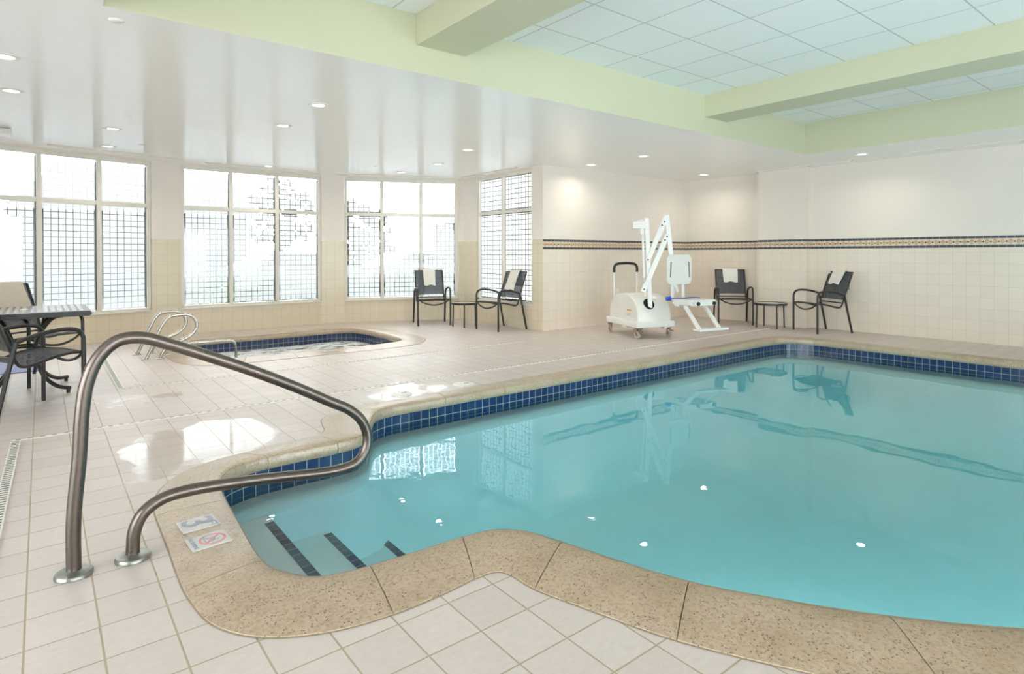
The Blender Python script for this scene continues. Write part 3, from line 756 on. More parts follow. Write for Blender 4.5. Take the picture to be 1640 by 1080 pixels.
# ---------------------------------------------------------------- deck fittings
def lid(x, y, r, lab):
    e = empty('skimmer_lid', (x, y, 0))
    bm = NB(); lathe(bm, [(0, .012), (r*.72, .012), (r*.76, .008), (r*.80, .012), (r, .008), (r*1.03, 0)], seg=40); put('cover', bm, M_grille, e, True)
    bm = NB(); box(bm, (r*.3, 0, .0125), (.05, .014, .003), bev=.001); put('finger_slot', bm, M_slot, e)
    tag(e, lab, 'drain lid', 'round skimmer lids along the far coping')
lid(3.05, 4.585, .10, 'raised white round skimmer lid on the deck, the right one of two')
lid(2.42, 4.60, .085, 'flat round skimmer lid in a puddle, left of the raised white one')
def grate(a, b, w, lab, n):
    a = Vector((*a, .003)); b = Vector((*b, .003)); r = empty('deck_drain', (a+b)/2); h = (b-a)/2; s = h.normalized().cross(Vector((0, 0, 1)))
    bm = NB(); beam_(bm, -h, h, w, .008, s, bev=.001)
    for i in range(n):
        p = -h+h*2*(i+.5)/n+Vector((0, 0, .0035)); beam_(bm, p-s*w*.36, p+s*w*.36, h.length*2/n*.42, .003, mi=1, bev=0)
    put('slotted_channel', bm, [M_grille, M_slot], r); tag(r, lab, 'floor drain', 'drain strips in the deck')
grate((-.155, 5.005), (9.2, 4.975), .016, 'long narrow slotted drain strip running across the deck beside the pool', 150)
grate((-.135, 4.98), (-.20, 1.6), .05, 'wide slotted drain channel leading off the left end of the long strip toward the camera', 95)
grate((.55, 6.335), (5.2, 6.345), .014, 'narrow slotted drain strip in front of the spa', 90)
grate((.555, 6.36), (.565, 8.5), .048, 'pale flat drain channel running from the spa strip to the window wall', 70)
# coping markers
def text_mesh(body, size, name, mat, parent, M, extr=.0006):
    cu = bpy.data.curves.new(name, 'FONT'); cu.body = body; cu.size = size; cu.extrude = extr; cu.align_x = 'CENTER'; cu.align_y = 'CENTER'; cu.offset = size*.015
    tmp = bpy.data.objects.new(name, cu); COL.objects.link(tmp)
    dg = bpy.context.evaluated_depsgraph_get(); me = bpy.data.meshes.new_from_object(tmp.evaluated_get(dg))
    bpy.data.objects.remove(tmp); me.name = name; me.transform(M)
    me.materials.clear(); me.materials.append(mat)
    o = bpy.data.objects.new(name, me); COL.objects.link(o); o.parent = parent
    return o
def marker(cx, cy, w, h, rz, lab, kind, z=.0145):
    """w along reading direction; reading up direction rotated by rz"""
    r = empty('depth_marker' if kind == 'ft' else 'no_diving_marker', (cx, cy, z), rz)
    bm = NB(); box(bm, (0, 0, 0), (w, h, .004), bev=.001); put('plate', bm, M_sign, r)
    T = lambda x, y: Matrix.Translation((x, y, .0024))
    if kind == 'ft':
        text_mesh('3', h*1.15, 'numeral', M_ink, r, T(-w*.10, -h*.04)@Matrix.Diagonal((1.15, 1, 1, 1)))
        text_mesh('FT', h*.36, 'lettering', M_ink, r, T(w*.32, h*.30))
    else:
        bm = NB(); R_ = min(w, h)*.36; cx_, cy_ = 0, h*.10
        tube(bm, [(cx_+R_*math.cos(t*2*PI/32), cy_+R_*math.sin(t*2*PI/32), .0024) for t in range(32)], .0, 6, True, flat=(R_*.11, .0008))
        beam_(bm, (cx_-R_*.68, cy_+R_*.68, .0024), (cx_+R_*.68, cy_-R_*.68, .0024), .008, .0015, bev=0); put('red_ring', bm, M_red, r)
        bm = NB()
        for p, q, ww in (((-.5, -.5), (.1, .2), .007), ((.1, .2), (.45, -.1), .006), ((-.1, 0), (-.45, .1), .005), ((-.6, -.62), (.6, -.62), .004)):
            beam_(bm, (cx_+p[0]*R_, cy_+p[1]*R_, .0022), (cx_+q[0]*R_, cy_+q[1]*R_, .0022), ww, .001, bev=0)
        lathe(bm, [(0, .0024), (R_*.13, .0022)], (cx_+R_*.25, cy_+R_*.38, 0), 12); put('diver_figure', bm, M_ink, r)
        text_mesh('NO DIVING', h*.15, 'lettering', M_ink, r, T(0, -h*.38))
    tag(r, lab, 'pool sign', None)
marker(.538, 2.922, .135, .150, -PI/2+.06, 'pale depth marker reading 3 FT on the left pool coping beside the red ring sign', 'ft')
marker(.539, 2.722, .130, .152, -PI/2+.06, 'no diving marker with a red ring on the left coping, nearest the camera', 'nd')
marker(2.79, 7.16, .17, .17, 0, 'small depth marker reading 3 FT on the front coping of the spa', 'ft')
bm = NB(); box(bm, (-.62, 8.28, .006), (1.30, .82, .012), bev=.004); tag(put('floor_mat', bm, M_mat_blue), 'pale blue mat lying on the deck behind the table at the left edge', 'mat')

# ---------------------------------------------------------------- grab rails
def flange(name, x, y, r, h, mat, parent, z0=0.0):
    bm = NB(); lathe(bm, [(0, z0), (r, z0), (r*1.0, z0+h*.55), (r*.93, z0+h*.9), (r*.5, z0+h*1.05), (r*.42, z0+h*1.3), (0, z0+h*1.3)], (x, y, 0), 40)
    return put(name, bm, mat, parent, True)
gr = empty('pool_handrail', (.09, 2.772, 0))
d = Vector((.9996, .028, 0))
def RP(s, z): return Vector((0, 0, z))+d*s
rail = [(0, 0), (0, .2), (.02, .45), (.028, .60), (.045, .72), (.085, .815), (.145, .868), (.22, .872), (.31, .84), (.45, .778), (.65, .683), (.85, .578), (1.0, .492), (1.10, .435), (1.165, .37), (1.195, .29), (1.185, .22), (1.14, .168), (1.06, .152), (.95, .158), (.75, .185), (.55, .208), (.38, .219), (.29, .210), (.225, .17), (.195, .11), (.189, .05), (.189, 0)]
bm = NB(); tube(bm, cr([RP(s, z) for s, z in rail], 6), .0245, 20); put('rail_tube', bm, M_rail, gr, True)
for q in (RP(0, 0), RP(.189, 0)): flange('flange', q.x, q.y, .062, .016, M_flange, gr)
tag(gr, 'large bronzed steel looped handrail rising from the left deck over the pool steps', 'handrail')
def sparail(x, y, lab, sc_=1.0):
    r = empty('spa_handrail', (x, y, 0))
    pts = [(0, 0), (.06, .14), (.12, .28), (.175, .40), (.235, .475), (.31, .495), (.42, .495), (.475, .475), (.52, .42), (.53, .35), (.505, .29), (.45, .235), (.37, .195), (.28, .165), (.20, .11), (.16, .05), (.145, 0)]
    bm = NB(); tube(bm, cr([(s, 0, z) for s, z in pts], 5), .021, 16); put('rail_tube', bm, M_steel, r, True)
    bm = NB(); box(bm, (.0, 0, .006), (.09, .09, .012), bev=.004); put('base_plate', bm, M_steel, r)
    bm = NB(); box(bm, (.145, 0, .006), (.09, .09, .012), bev=.004); put('base_plate', bm, M_steel, r)
    tag(r, lab, 'handrail', 'pair of spa handrails'); return r
sparail(.93, 7.95, 'short brushed steel looped rail beside the spa, the one nearer the camera')
sparail(.90, 8.45, 'short brushed steel looped rail beside the spa, nearer the windows')
sr = empty('spa_step_rail', (1.42, 8.2, 0))
bm = NB(); tube(bm, cr([(-.24, 0, -.0), (-.235, 0, .06), (-.2, 0, .10), (-.1, 0, .115), (.15, 0, .115), (.40, 0, .115), (.50, 0, .10), (.53, 0, .04), (.53, 0, -.6)], 5), .017, 12); put('rail_tube', bm, M_steel, sr, True)
bm = NB(); lathe(bm, [(0, .01), (.045, .01), (.05, 0)], (-.24, 0, 0), 24); put('base_plate', bm, M_steel, sr, True)
tag(sr, 'low brushed steel rail bending over the spa edge into the foamy water', 'handrail')

# ---------------------------------------------------------------- sling chair
def side_path(pts, y): return [Vector((x, y, z)) for x, z in pts]
def ribbon(bm, pts, y0, y1, th=.003, sag=.0, nseg=6):
    P_ = cr([Vector((x, 0, z)) for x, z in pts], 5); rows = []
    for s in (0, 1):
        R_ = []
        for i, p in enumerate(P_):
            t = (P_[min(i+1, len(P_)-1)]-P_[max(i-1, 0)]).normalized(); nn = Vector((-t.z, 0, t.x))
            row = []
            for j in range(nseg+1):
                w = j/nseg; q = p+Vector((0, y0+(y1-y0)*w, 0))+nn*(s*th-sag*math.sin(w*PI)); row.append(bm.verts.new(q))
            R_.append(row)
        rows.append(R_)
    A, B = rows; n = len(P_)
    for i in range(n-1):
        for j in range(nseg):
            bm.faces.new((A[i][j], A[i][j+1], A[i+1][j+1], A[i+1][j])); bm.faces.new((B[i][j], B[i+1][j], B[i+1][j+1], B[i][j+1]))
        bm.faces.new((A[i][0], A[i+1][0], B[i+1][0], B[i][0])); bm.faces.new((A[i][nseg], B[i][nseg], B[i+1][nseg], A[i+1][nseg]))
    for j in range(nseg):
        bm.faces.new((A[0][j], B[0][j], B[0][j+1], A[0][j+1])); bm.faces.new((A[-1][j], A[-1][j+1], B[-1][j+1], B[-1][j]))
HW = .275
def make_chair():
    r = empty('sling_chair')
    for s in (-1, 1):
        bm = NB(); tube(bm, cr([(.25, s*HW, .50), (.245, s*HW, .565), (.215, s*HW, .612), (.15, s*HW, .632), (.02, s*HW, .628), (-.10, s*HW, .605), (-.205, s*HW, .572)], 5), .0, 12, flat=(.0155, .0155)); put('armrest', bm, M_dark, r, True)
        bm = NB(); tube(bm, [(.25, s*HW, 0), (.25, s*HW, .25), (.25, s*HW, .50)], .0155, 12); put('leg', bm, M_dark, r, True)
        bm = NB(); tube(bm, [(-.335, s*(HW+.005), 0), (-.27, s*HW, .29), (-.205, s*HW, .575)], .0155, 12); put('leg', bm, M_dark, r, True)
        bm = NB(); tube(bm, cr(side_path([(.25, .438), (.17, .442), (.05, .425), (-.06, .395), (-.12, .385), (-.165, .395), (-.195, .44), (-.225, .52), (-.29, .70), (-.375, .92)], s*(HW-.032)), 6), .012, 10); put('side_rail', bm, M_dark, r, True)
    bm = NB(); ribbon(bm, [(.245, .445), (.17, .449), (.05, .432), (-.06, .402), (-.12, .392), (-.15, .397)], -HW+.036, HW-.036, sag=.006); put('seat', bm, M_sling, r, True)
    bm = NB(); ribbon(bm, [(-.214, .50), (-.235, .555), (-.295, .72), (-.372, .915)], -HW+.036, HW-.036, sag=.014); put('backrest', bm, M_sling, r, True)
    bm = NB(); tube(bm, cr([(.25, -HW, .45), (.262, -HW*.6, .385), (.268, 0, .352), (.262, HW*.6, .385), (.25, HW, .45)], 6), .0115, 10); put('stretcher', bm, M_dark, r, True)
    for pts_, q in (([(.247, -HW+.03, .438), (.252, 0, .446), (.247, HW-.03, .438)], .010), (cr([(-.372, -HW+.03, .917), (-.368, 0, .915), (-.372, HW-.03, .917)], 3), .009),
                   (cr([(-.325, -HW+.03, .79), (-.365, 0, .765), (-.325, HW-.03, .79)], 5), .009), ([(-.20, -HW+.03, .455), (-.20, HW-.03, .455)], .009),
                   ([(-.225, -HW, .50), (-.215, -HW+.035, .49)], .01), ([(-.225, HW, .50), (-.215, HW-.035, .49)], .01)):
        bm = NB(); tube(bm, pts_, q, 8); put('cross_bar', bm, M_dark, r, True)
    return r
def towel(name, M, w, front, back, mat, label, seed, skew=0.0, fold=1.0):
    """towel hung over the top of a chair back; local frame of the chair"""
    rnd = random.Random(seed); bm = NB(); top = Vector((-.372, 0, .930)); path = []
    nf = 9
    dirf = Vector((.355, 0, -.93)).normalized(); dirb = Vector((-.02, 0, -1)).normalized()
    nrm = Vector((.93, 0, .36)).normalized()
    for i in range(nf, 0, -1): path.append(top+dirf*(front*i/nf)+nrm*.020)
    for a in (20, 60, 100, 140): path.append(top+Vector((math.cos(math.radians(a))*.018, 0, math.sin(math.radians(a))*.010)))
    for i in range(1, nf+1): path.append(top+Vector((-.020, 0, 0))+dirb*(back*i/nf))
    rows = []; NW = 16; ph = rnd.random()*6
    for k in (0, 1):
        R_ = []
        for i, p in enumerate(path):
            row = []
            for j in range(NW+1):
                t = j/NW-.5; droop = min(1, abs(i-nf-2)/nf)
                w_ = w*(1-.10*droop*math.sin(ph+i*.4)*fold*.5)
                rip = (.008*math.sin(t*19+ph)+.005*math.sin(t*37+ph*2))*droop*fold
                q = p+Vector((0, t*w_+skew*(i-nf)/nf*.5, 0))
                q += nrm*(abs(rip) if i <= nf else -abs(rip))
                q += (nrm if i <= nf+2 else -nrm)*(k*.012) 
                if i == 0: q += Vector((0, 0, .010*math.sin(t*9+ph)))
                row.append(bm.verts.new(q))
            R_.append(row)
        rows.append(R_)
    A, B = rows; n = len(path)
    for i in range(n-1):
        for j in range(NW):
            bm.faces.new((A[i][j], A[i][j+1], A[i+1][j+1], A[i+1][j])); bm.faces.new((B[i][j], B[i+1][j], B[i+1][j+1], B[i][j+1]))
        bm.faces.new((A[i][0], A[i+1][0], B[i+1][0], B[i][0])); bm.faces.new((A[i][NW], B[i][NW], B[i+1][NW], A[i+1][NW]))
    for j in range(NW):
        bm.faces.new((A[0][j], B[0][j], B[0][j+1], A[0][j+1])); bm.faces.new((A[-1][j], A[-1][j+1], B[-1][j+1], B[-1][j]))
    bmesh.ops.recalc_face_normals(bm, faces=bm.faces)
    bm.transform(M)
    o = put(name, bm, mat, None, True); tag(o, label, 'towel', 'towels on the chair backs'); return o
chairs = [  # front mid x,y, heading
 ((5.20, 8.70), math.atan2(-.93, -.37), 'dark sling armchair by the third window, facing the camera, left of its side table', (M_towel, .21, .30, .22, 'white towel over the see-through chair back in front of the third window', 1, .0)),
 ((5.53, 7.64), math.atan2(-.05, -1), 'dark sling armchair seen side-on in front of the corner window, right of its side table', (M_towel, .22, .34, .25, 'white towel over the slanted chair back by the corner window', 2, .05)),
 ((9.20, 5.56), math.atan2(-.65, -.76), 'dark sling armchair on the far deck behind the pool lift footrest', (M_towel, .25, .25, .2, 'white towel hung flat over the chair back nearest the pool lift', 3, .0)),
 ((9.205, 4.395), math.atan2(.46, -.88), 'dark sling armchair turned sideways beside the pilaster at the far wall', (M_towel, .24, .22, .27, 'pinkish white towel on the chair back right of the pilaster', 4, .06)),
 ((.135, 6.02), math.radians(27), 'dark sling armchair cut by the left edge, in front of the square table', None),
 ((.115, 7.12), math.atan2(-.75, .66), 'dark sling armchair behind the square table at the left window', (M_towel2, .34, .34, .2, 'beige towel draped over the chair behind the square table', 5, .0)),
]
c0 = make_chair()
for i, ((x, y), a, lab, tw) in enumerate(chairs):
    c = c0 if i == 0 else copy_tree(c0)
    c.location = (x-math.cos(a)*.25, y-math.sin(a)*.25, 0); c.rotation_euler = (0, 0, a)
    tag(c, lab, 'chair', 'dark sling armchairs around the deck')
    if tw:
        M = Matrix.Translation(c.location) @ Matrix.Rotation(a, 4, 'Z')
        towel('towel', M, tw[1], tw[2], tw[3], tw[0], tw[4], tw[5], tw[6], 1.6 if i == 1 else 1.0)
def side_table(x, y, r_, lab, legs):
    t = empty('side_table', (x, y, 0)); H = .405
    bm = NB(); lathe(bm, [(0, H-.004), (r_-.012, H-.004), (r_-.012, H-.014), (0, H-.014)], seg=40); put('table_top', bm, M_glasstop, t, True)
    bm = NB(); lathe(bm, [(r_-.014, H-.004), (r_-.012, H+.002), (r_-.002, H+.001), (r_, H-.012), (r_-.004, H-.034), (r_-.018, H-.034), (r_-.018, H-.012)], seg=40); put('rim', bm, M_dark, t, True)
    for a in legs:
        bm = NB(); q = r_-.035; tube(bm, [(q*math.cos(a), q*math.sin(a), H-.03), ((q+.01)*math.cos(a), (q+.01)*math.sin(a), 0)], .011, 10); put('leg', bm, M_dark, t, True)
    tag(t, lab, 'side table', 'low round side tables')
side_table(5.53, 8.29, .215, 'low round side table between the two chairs by the corner window', [PI*.25+.2, PI*.75+.2, -PI*.75+.2, -PI*.25+.2])
side_table(9.33, 5.02, .255, 'low round side table with pale top between the two chairs at the far wall', [PI*.25+.15, PI*.75+.15, -PI*.75+.15, -PI*.25+.15])
# ---------------------------------------------------------------- square dining table
t = empty('dining_table', (-.12, 6.80, 0)); S = .93; H = .72
bm = NB(); prism(bm, [(sx*S/2-sx*.0, sy*S/2) for sx, sy in ((-1, -1), (1, -1), (1, 1), (-1, 1))], Matrix.Translation((0, 0, H-.022)), .044, 0, .010)
# square rim with slatted top let into it
put('rim', bm, M_dark, t)
bm = NB(); n = 17
for i in range(n):
    y = -S/2+.045+(S-.09)*(i+.5)/n; box(bm, (y, 0, H+.0015), ((S-.09)/n*.62, S-.075, .005), bev=.001)
put('slatted_top', bm, simple('satin_slats', (.50, .50, .52), .16, .35, nscale=10, namt=.05), t)
bm = NB(); lathe(bm, [(0, H+.008), (.026, H+.008), (.03, H+.003)], seg=24); put('umbrella_hole_cap', bm, M_grille, t, True)
for k in range(4):
    a = PI/4+k*PI/2; ca, sa = math.cos(a), math.sin(a)
    pts = [(.37, H-.045), (.28, H-.07), (.18, H-.17), (.115, H-.30), (.105, .38), (.125, .26), (.20, .13), (.32, .055), (.44, .040)]
    bm = NB(); tube(bm, cr([(r_*ca, r_*sa, z) for r_, z in pts], 5), 0, 12, flat=(.017, .017)); put('leg', bm, M_dark, t, True)
    bm = NB(); lathe(bm, [(0, .0), (.014, 0), (.014, .03), (0, .03)], (.425*ca, .425*sa, 0), 16); put('foot', bm, M_black, t, True)
bm = NB(); tube(bm, [(.10*math.cos(q*PI/8), .10*math.sin(q*PI/8), .40) for q in range(16)], .010, 8, True); put('brace_ring', bm, M_dark, t, True)
tag(t, 'dark square patio table with curved legs at the left edge', 'table')

# ---------------------------------------------------------------- pool lift
LR = Vector((6.599, 5.515, 0)); la = Vector((.343, .939, 0)).normalized(); lb = Vector((la.y, -la.x, 0))
lift = empty('pool_lift', LR)
MC = Matrix((la, lb, Vector((0, 0, 1)))).transposed().to_4x4()     # x along a, y along b (z flips handedness only)
def LV(a, b, z): return la*a+lb*b+Vector((0, 0, z))
CLn, CW = .93, .60
def lbox(bm, c, s, mi=0, bev=.0): box(bm, c, s, MC, mi, bev)
bm = NB(); lbox(bm, (CLn/2-.02, CW/2, .198), (CLn, CW+.02, .085), 0, .012)
bmesh.ops.recalc_face_normals(bm, faces=bm.faces); put('base', bm, M_wpow, lift)
bm = NB(); pts = []
NS = 28
for i in range(NS+1):
    th = PI*i/NS; ca, sa = math.cos(th), math.sin(th); e = .82
    pts.append((CLn/2-.02+.435*math.copysign(abs(ca)**e, ca), .238+.385*abs(sa)**e))
rows = [[bm.verts.new(LV(x, y, z)) for x, z in pts] for y in (.03, .05, CW-.05, CW-.03)]
cxm = CLn/2-.02
for ri in (0, 3):
    for v, (x, z) in zip(rows[ri], pts): v.co = LV(cxm+(x-cxm)*.965, .03 if ri == 0 else CW-.03, .238+(z-.238)*.965)
for A, B in zip(rows, rows[1:]):
    for i in range(NS): bm.faces.new((A[i], A[i+1], B[i+1], B[i]))
bm.faces.new(rows[0]); bm.faces.new(rows[-1][::-1]); bmesh.ops.recalc_face_normals(bm, faces=bm.faces)
cov = put('cover', bm, M_cover, lift, True)
bm = NB(); # disc coloured as the hole's shade where the mast leaves the cover
hc = LV(.072, .238, .487)
nrm_h = (-la*.81+Vector((0, 0, .586))).normalized(); Mh = nrm_h.to_track_quat('Z', 'Y').to_matrix().to_4x4(); Mh.translation = hc
t_ = bmesh.new(); lathe(t_, [(0, .012), (.078, .012), (.083, 0), (.083, -.03)], seg=32); bmesh.ops.transform(t_, matrix=Mh, verts=t_.verts); merge(bm, t_)
put('mast_hole_shade', bm, M_hole_shade, cov, True)
def sticker(a0, a1, z0, z1, mat, name):
    bm = NB(); bm.faces.new([bm.verts.new(LV(a, .028-.001, z)) for a, z in ((a0, z0), (a1, z0), (a1, z1), (a0, z1))]); 
    bm.faces.new([bm.verts.new(LV(a, .028+.0005, z)) for a, z in ((a0, z0), (a0, z1), (a1, z1), (a1, z0))]); put(name, bm, mat, cov)
sticker(.20, .33, .375, .40, M_orange, 'orange_label'); sticker(.22, .36, .29, .345, M_white, 'printed_label')
for k in range(3):
    bm = NB()
    for q in range(6): bm.faces.new([bm.verts.new(LV(.235+q*.019+dx, .0262, .335-k*.014+dz)) for dx, dz in ((0, 0), (.013, 0), (.013, .006), (0, .006))])
    put('label_lines', bm, M_ink, cov)
for a, b, ang in ((.04, .03, .5), (.85, .03, -.3), (.04, CW-.05, .2), (.85, CW-.05, .3)):
    bm = NB(); wc = LV(a, b, .052); ax = (lb*math.cos(ang)+la*math.sin(ang)).normalized()
    Mw = ax.to_track_quat('Z', 'Y').to_matrix().to_4x4(); Mw.translation = wc
    t_ = bmesh.new(); lathe(t_, [(0, -.016), (.026, -.016), (.04, -.019), (.050, -.015), (.052, 0), (.050, .015), (.04, .019), (.026, .016), (0, .016)], seg=24); bmesh.ops.transform(t_, matrix=Mw, verts=t_.verts); merge(bm, t_)
    cs = put('caster', bm, M_tire, lift, True)
    bm = NB(); up_ = Vector((0, 0, 1)); fwd = ax.cross(up_)
    for s in (-1, 1): beam_(bm, wc+ax*.024*s, wc+ax*.024*s+up_*.075-fwd*.02, .022, .004, fwd, bev=0)
    beam_(bm, wc+ax*-.032+up_*.078-fwd*.02, wc+ax*.032+up_*.078-fwd*.02, .06, .022, fwd, bev=.004)
    t_ = bmesh.new(); lathe(t_, [(0, -.026), (.014, -.026), (.014, .026), (0, .026)], seg=16); bmesh.ops.transform(t_, matrix=Mw, verts=t_.verts); merge(bm, t_)
    put('fork', bm, M_rust, cs)
    bm = NB(); beam_(bm, wc+up_*.062+fwd*.02, wc+up_*.045+fwd*.085, .028, .008, ax, bev=.002); put('brake_pedal', bm, M_rust, cs)
bm = NB(); lbox(bm, (.45, .12, .14), (.14, .16, .06), 0, .008); put('battery_box', bm, M_white, lift); bm = NB(); lbox(bm, (.10, .52, .145), (.12, .10, .045), 0, .006); put('battery_box', bm, M_white, lift)
# push handle at the far end
bm = NB()
hp = [LV(.86, .10, .20), LV(.86, .10, .93)]; tube(bm, hp, .016, 12); put('handle_post', bm, M_wpow, lift, True)
bm = NB(); tube(bm, [LV(.86, .50, .20), LV(.86, .50, .93)], .016, 12); put('handle_post', bm, M_wpow, lift, True)
bm = NB(); tube(bm, cr([LV(.86, .10, .92), LV(.86, .10, .99), LV(.86, .125, 1.035), LV(.86, .18, 1.055), LV(.86, .42, 1.055), LV(.86, .475, 1.035), LV(.86, .50, .99), LV(.86, .50, .92)], 4), .0205, 14); put('handle_grip', bm, M_black, lift, True)
# mast and arms lie in a vertical plane through the mast
M0 = Vector((6.841, 5.479, 0))-LR; mu = Vector((.70, -.714, 0)).normalized(); mn = mu.cross(Vector((0, 0, 1)))
def MP(s, z, off=0.0): return M0+mu*s+mn*off+Vector((0, 0, z))
bm = NB(); beam_(bm, MP(.004, .43), MP(-.045, 1.72), .062, .062, mn, bev=.006); put('mast', bm, M_wpow, lift)
bm = NB(); beam_(bm, MP(-.24, 1.615, .0), MP(-.05, 1.615, .0), .085, .10, mn, bev=.01); beam_(bm, MP(-.11, 1.60, 0), MP(-.11, 1.48, 0), .06, .055, mn, bev=.008); tube(bm, cr([MP(-.17, 1.665), MP(-.14, 1.685), MP(-.10, 1.685), MP(-.075, 1.66)], 4), .006, 8); put('control_box', bm, M_white, lift)
bm = NB(); tube(bm, [MP(-.10, 1.49), MP(-.078, .86)], .018, 14); act = put('actuator', bm, M_wpow, lift, True)
bm = NB(); tube(bm, [MP(-.078, .88), MP(-.07, .60)], .010, 10); put('piston', bm, M_steel, act, True)
bm = NB(); beam_(bm, MP(-.035, 1.10, .045), MP(.225, 1.72, .045), .014, .065, mn, bev=.004); beam_(bm, MP(-.035, 1.10, -.045), MP(.225, 1.72, -.045), .014, .065, mn, bev=.004); put('lift_arm', bm, M_wpow, lift)
bm = NB(); beam_(bm, MP(-.10, .66, .045), MP(.245, 1.48, .045), .014, .07, mn, bev=.004); beam_(bm, MP(-.10, .66, -.045), MP(.245, 1.48, -.045), .014, .07, mn, bev=.004); put('lift_arm', bm, M_wpow, lift)
for s, z in ((-.03, 1.12), (.20, 1.66), (-.085, .70), (.235, 1.45), (.205, 1.40), (.165, 1.61)):
    bm = NB(); t_ = bmesh.new(); lathe(t_, [(0, -.056), (.012, -.056), (.012, .056), (0, .056)], seg=14); Mw = mn.to_track_quat('Z', 'Y').to_matrix().to_4x4(); Mw.translation = MP(s, z); bmesh.ops.transform(t_, matrix=Mw, verts=t_.verts); merge(bm, t_); put('pivot_bolt', bm, M_dark, lift)
bm = NB(); beam_(bm, MP(.235, 1.755), MP(.335, .78), .066, .066, mn, bev=.006); put('hanger_post', bm, M_wpow, lift)
# seat assembly
SC = MP(.36, 0)+Vector((.0, .0, 0)); sg = Vector((-.22, -.97, 0)).normalized(); sh_ = Vector((.97, -.22, 0)).normalized()
SC = SC + sg*.05
def SP(w, f, z): return SC+sh_*w+sg*f+Vector((0, 0, z))
def rounded(w, h, r, n=5):
    out = []
    for cx, cy, a0 in ((w/2-r, h/2-r, 0), (-w/2+r, h/2-r, 90), (-w/2+r, -h/2+r, 180), (w/2-r, -h/2+r, 270)):
        for k in range(n+1):
            a = math.radians(a0+90*k/n); out.append((cx+r*math.cos(a), cy+r*math.sin(a)))
    return out
Mb = Matrix((sh_, Vector((0, 0, 1)), -sh_.cross(Vector((0, 0, 1))).normalized()*-1)).transposed().to_4x4(); Mb.translation = SP(-.005, .03, .985)
bm = NB(); prism(bm, rounded(.42, .42, .06), Mb, .030, 0, .008); bmesh.ops.recalc_face_normals(bm, faces=bm.faces); bk = put('backrest', bm, M_cover, lift, True)
bm = NB()
for s in (-1, 1):
    prism(bm, rounded(.020, .22, .009), Mb @ Matrix.Translation((s*.165, 0, .0155)) @ Matrix.Rotation(s*.06, 4, 'Z'), .004, 0)
    prism(bm, rounded(.020, .22, .009), Mb @ Matrix.Translation((s*.165, 0, -.0155)) @ Matrix.Rotation(s*.06, 4, 'Z'), .004, 0)
put('grip_slots', bm, M_slot, bk)
bm = NB()
for s in (-.10, .09):
    bm = NB(); beam_(bm, SP(s, .0, .55), SP(s, .0, .82), .04, .03, sh_, bev=.005); put('backrest_post', bm, M_wpow, lift)
bm = NB(); beam_(bm, SP(-.03, -.06, .80), SP(.05, -.06, .66), .045, .03, sh_, bev=.005); put('bracket', bm, M_wpow, lift)
ST = .56
Ms = Matrix((sh_, sg, sh_.cross(sg))).transposed().to_4x4(); Ms.translation = SP(.10, .20, ST)
bm = NB(); prism(bm, rounded(.46, .42, .05), Ms, .03, 0, .008); put('seat', bm, M_cover, lift, True)
bm = NB()
for s in (-.10, .30): beam_(bm, SP(s, .02, ST-.032), SP(s, .42, ST-.032), .045, .055, sh_, bev=.008)
beam_(bm, SP(-.12, .40, ST-.035), SP(.32, .40, ST-.035), .04, .06, sg, bev=.008); beam_(bm, SP(-.10, .08, ST-.06), SP(.02, .08, ST-.06), .10, .06, sg, bev=.01); put('seat_frame', bm, M_wpow, lift)
for s in (-.02, .26):
    bm = NB(); t_ = bmesh.new(); lathe(t_, [(0, .012), (.026, .012), (.026, -.012), (0, -.012)], seg=20); Mw = sg.to_track_quat('Z', 'Y').to_matrix().to_4x4(); Mw.translation = SP(s, .425, ST-.035); bmesh.ops.transform(t_, matrix=Mw, verts=t_.verts); merge(bm, t_); put('end_plug', bm, M_black, lift)
FA = Vector((-.50, -.87, 0)).normalized()
bm = NB(); fe = []
for s in (-.17, .17):
    p0 = SP(s, .34, ST-.07); p1 = SP(s, .34, 0)+FA*.42; p1.z = .225
    if s > 0: p1 = SP(.17, .34, 0)+FA*.42; p1.z = .225
    fe.append(p1); bm = NB(); beam_(bm, p0, p1, .05, .035, sh_, bev=.006); put('footrest_arm', bm, M_wpow, lift)
bm = NB(); dd = (fe[1]-fe[0]).normalized(); beam_(bm, fe[0]-dd*.05, fe[1]+dd*.10, .13, .03, FA, bev=.008); put('footrest', bm, M_wpow, lift)
bm = NB(); tube(bm, cr([SP(-.17, .03, ST+.022), SP(-.08, .08, ST+.025), SP(.05, .10, ST+.024), SP(.2, .09, ST+.026), SP(.28, .14, ST+.02)], 5), 0, 10, flat=(.022, .006)); tube(bm, [SP(-.215, .0, ST+.012), SP(-.155, .03, ST+.018)], .030, 12); put('seat_belt', bm, M_blue, lift, True)
tag(lift, 'white portable pool lift on casters with folded arm, hanging seat and footrest', 'pool lift')
bm = NB(); box(bm, (0, 0, 0), (.07, .008, .11), bev=.002); o = put('wall_outlet', bm, M_white)
o.location = (7.86, 6.995, .55); tag(o, 'small white outlet plate low on the tiled partition wall behind the lift', 'outlet')

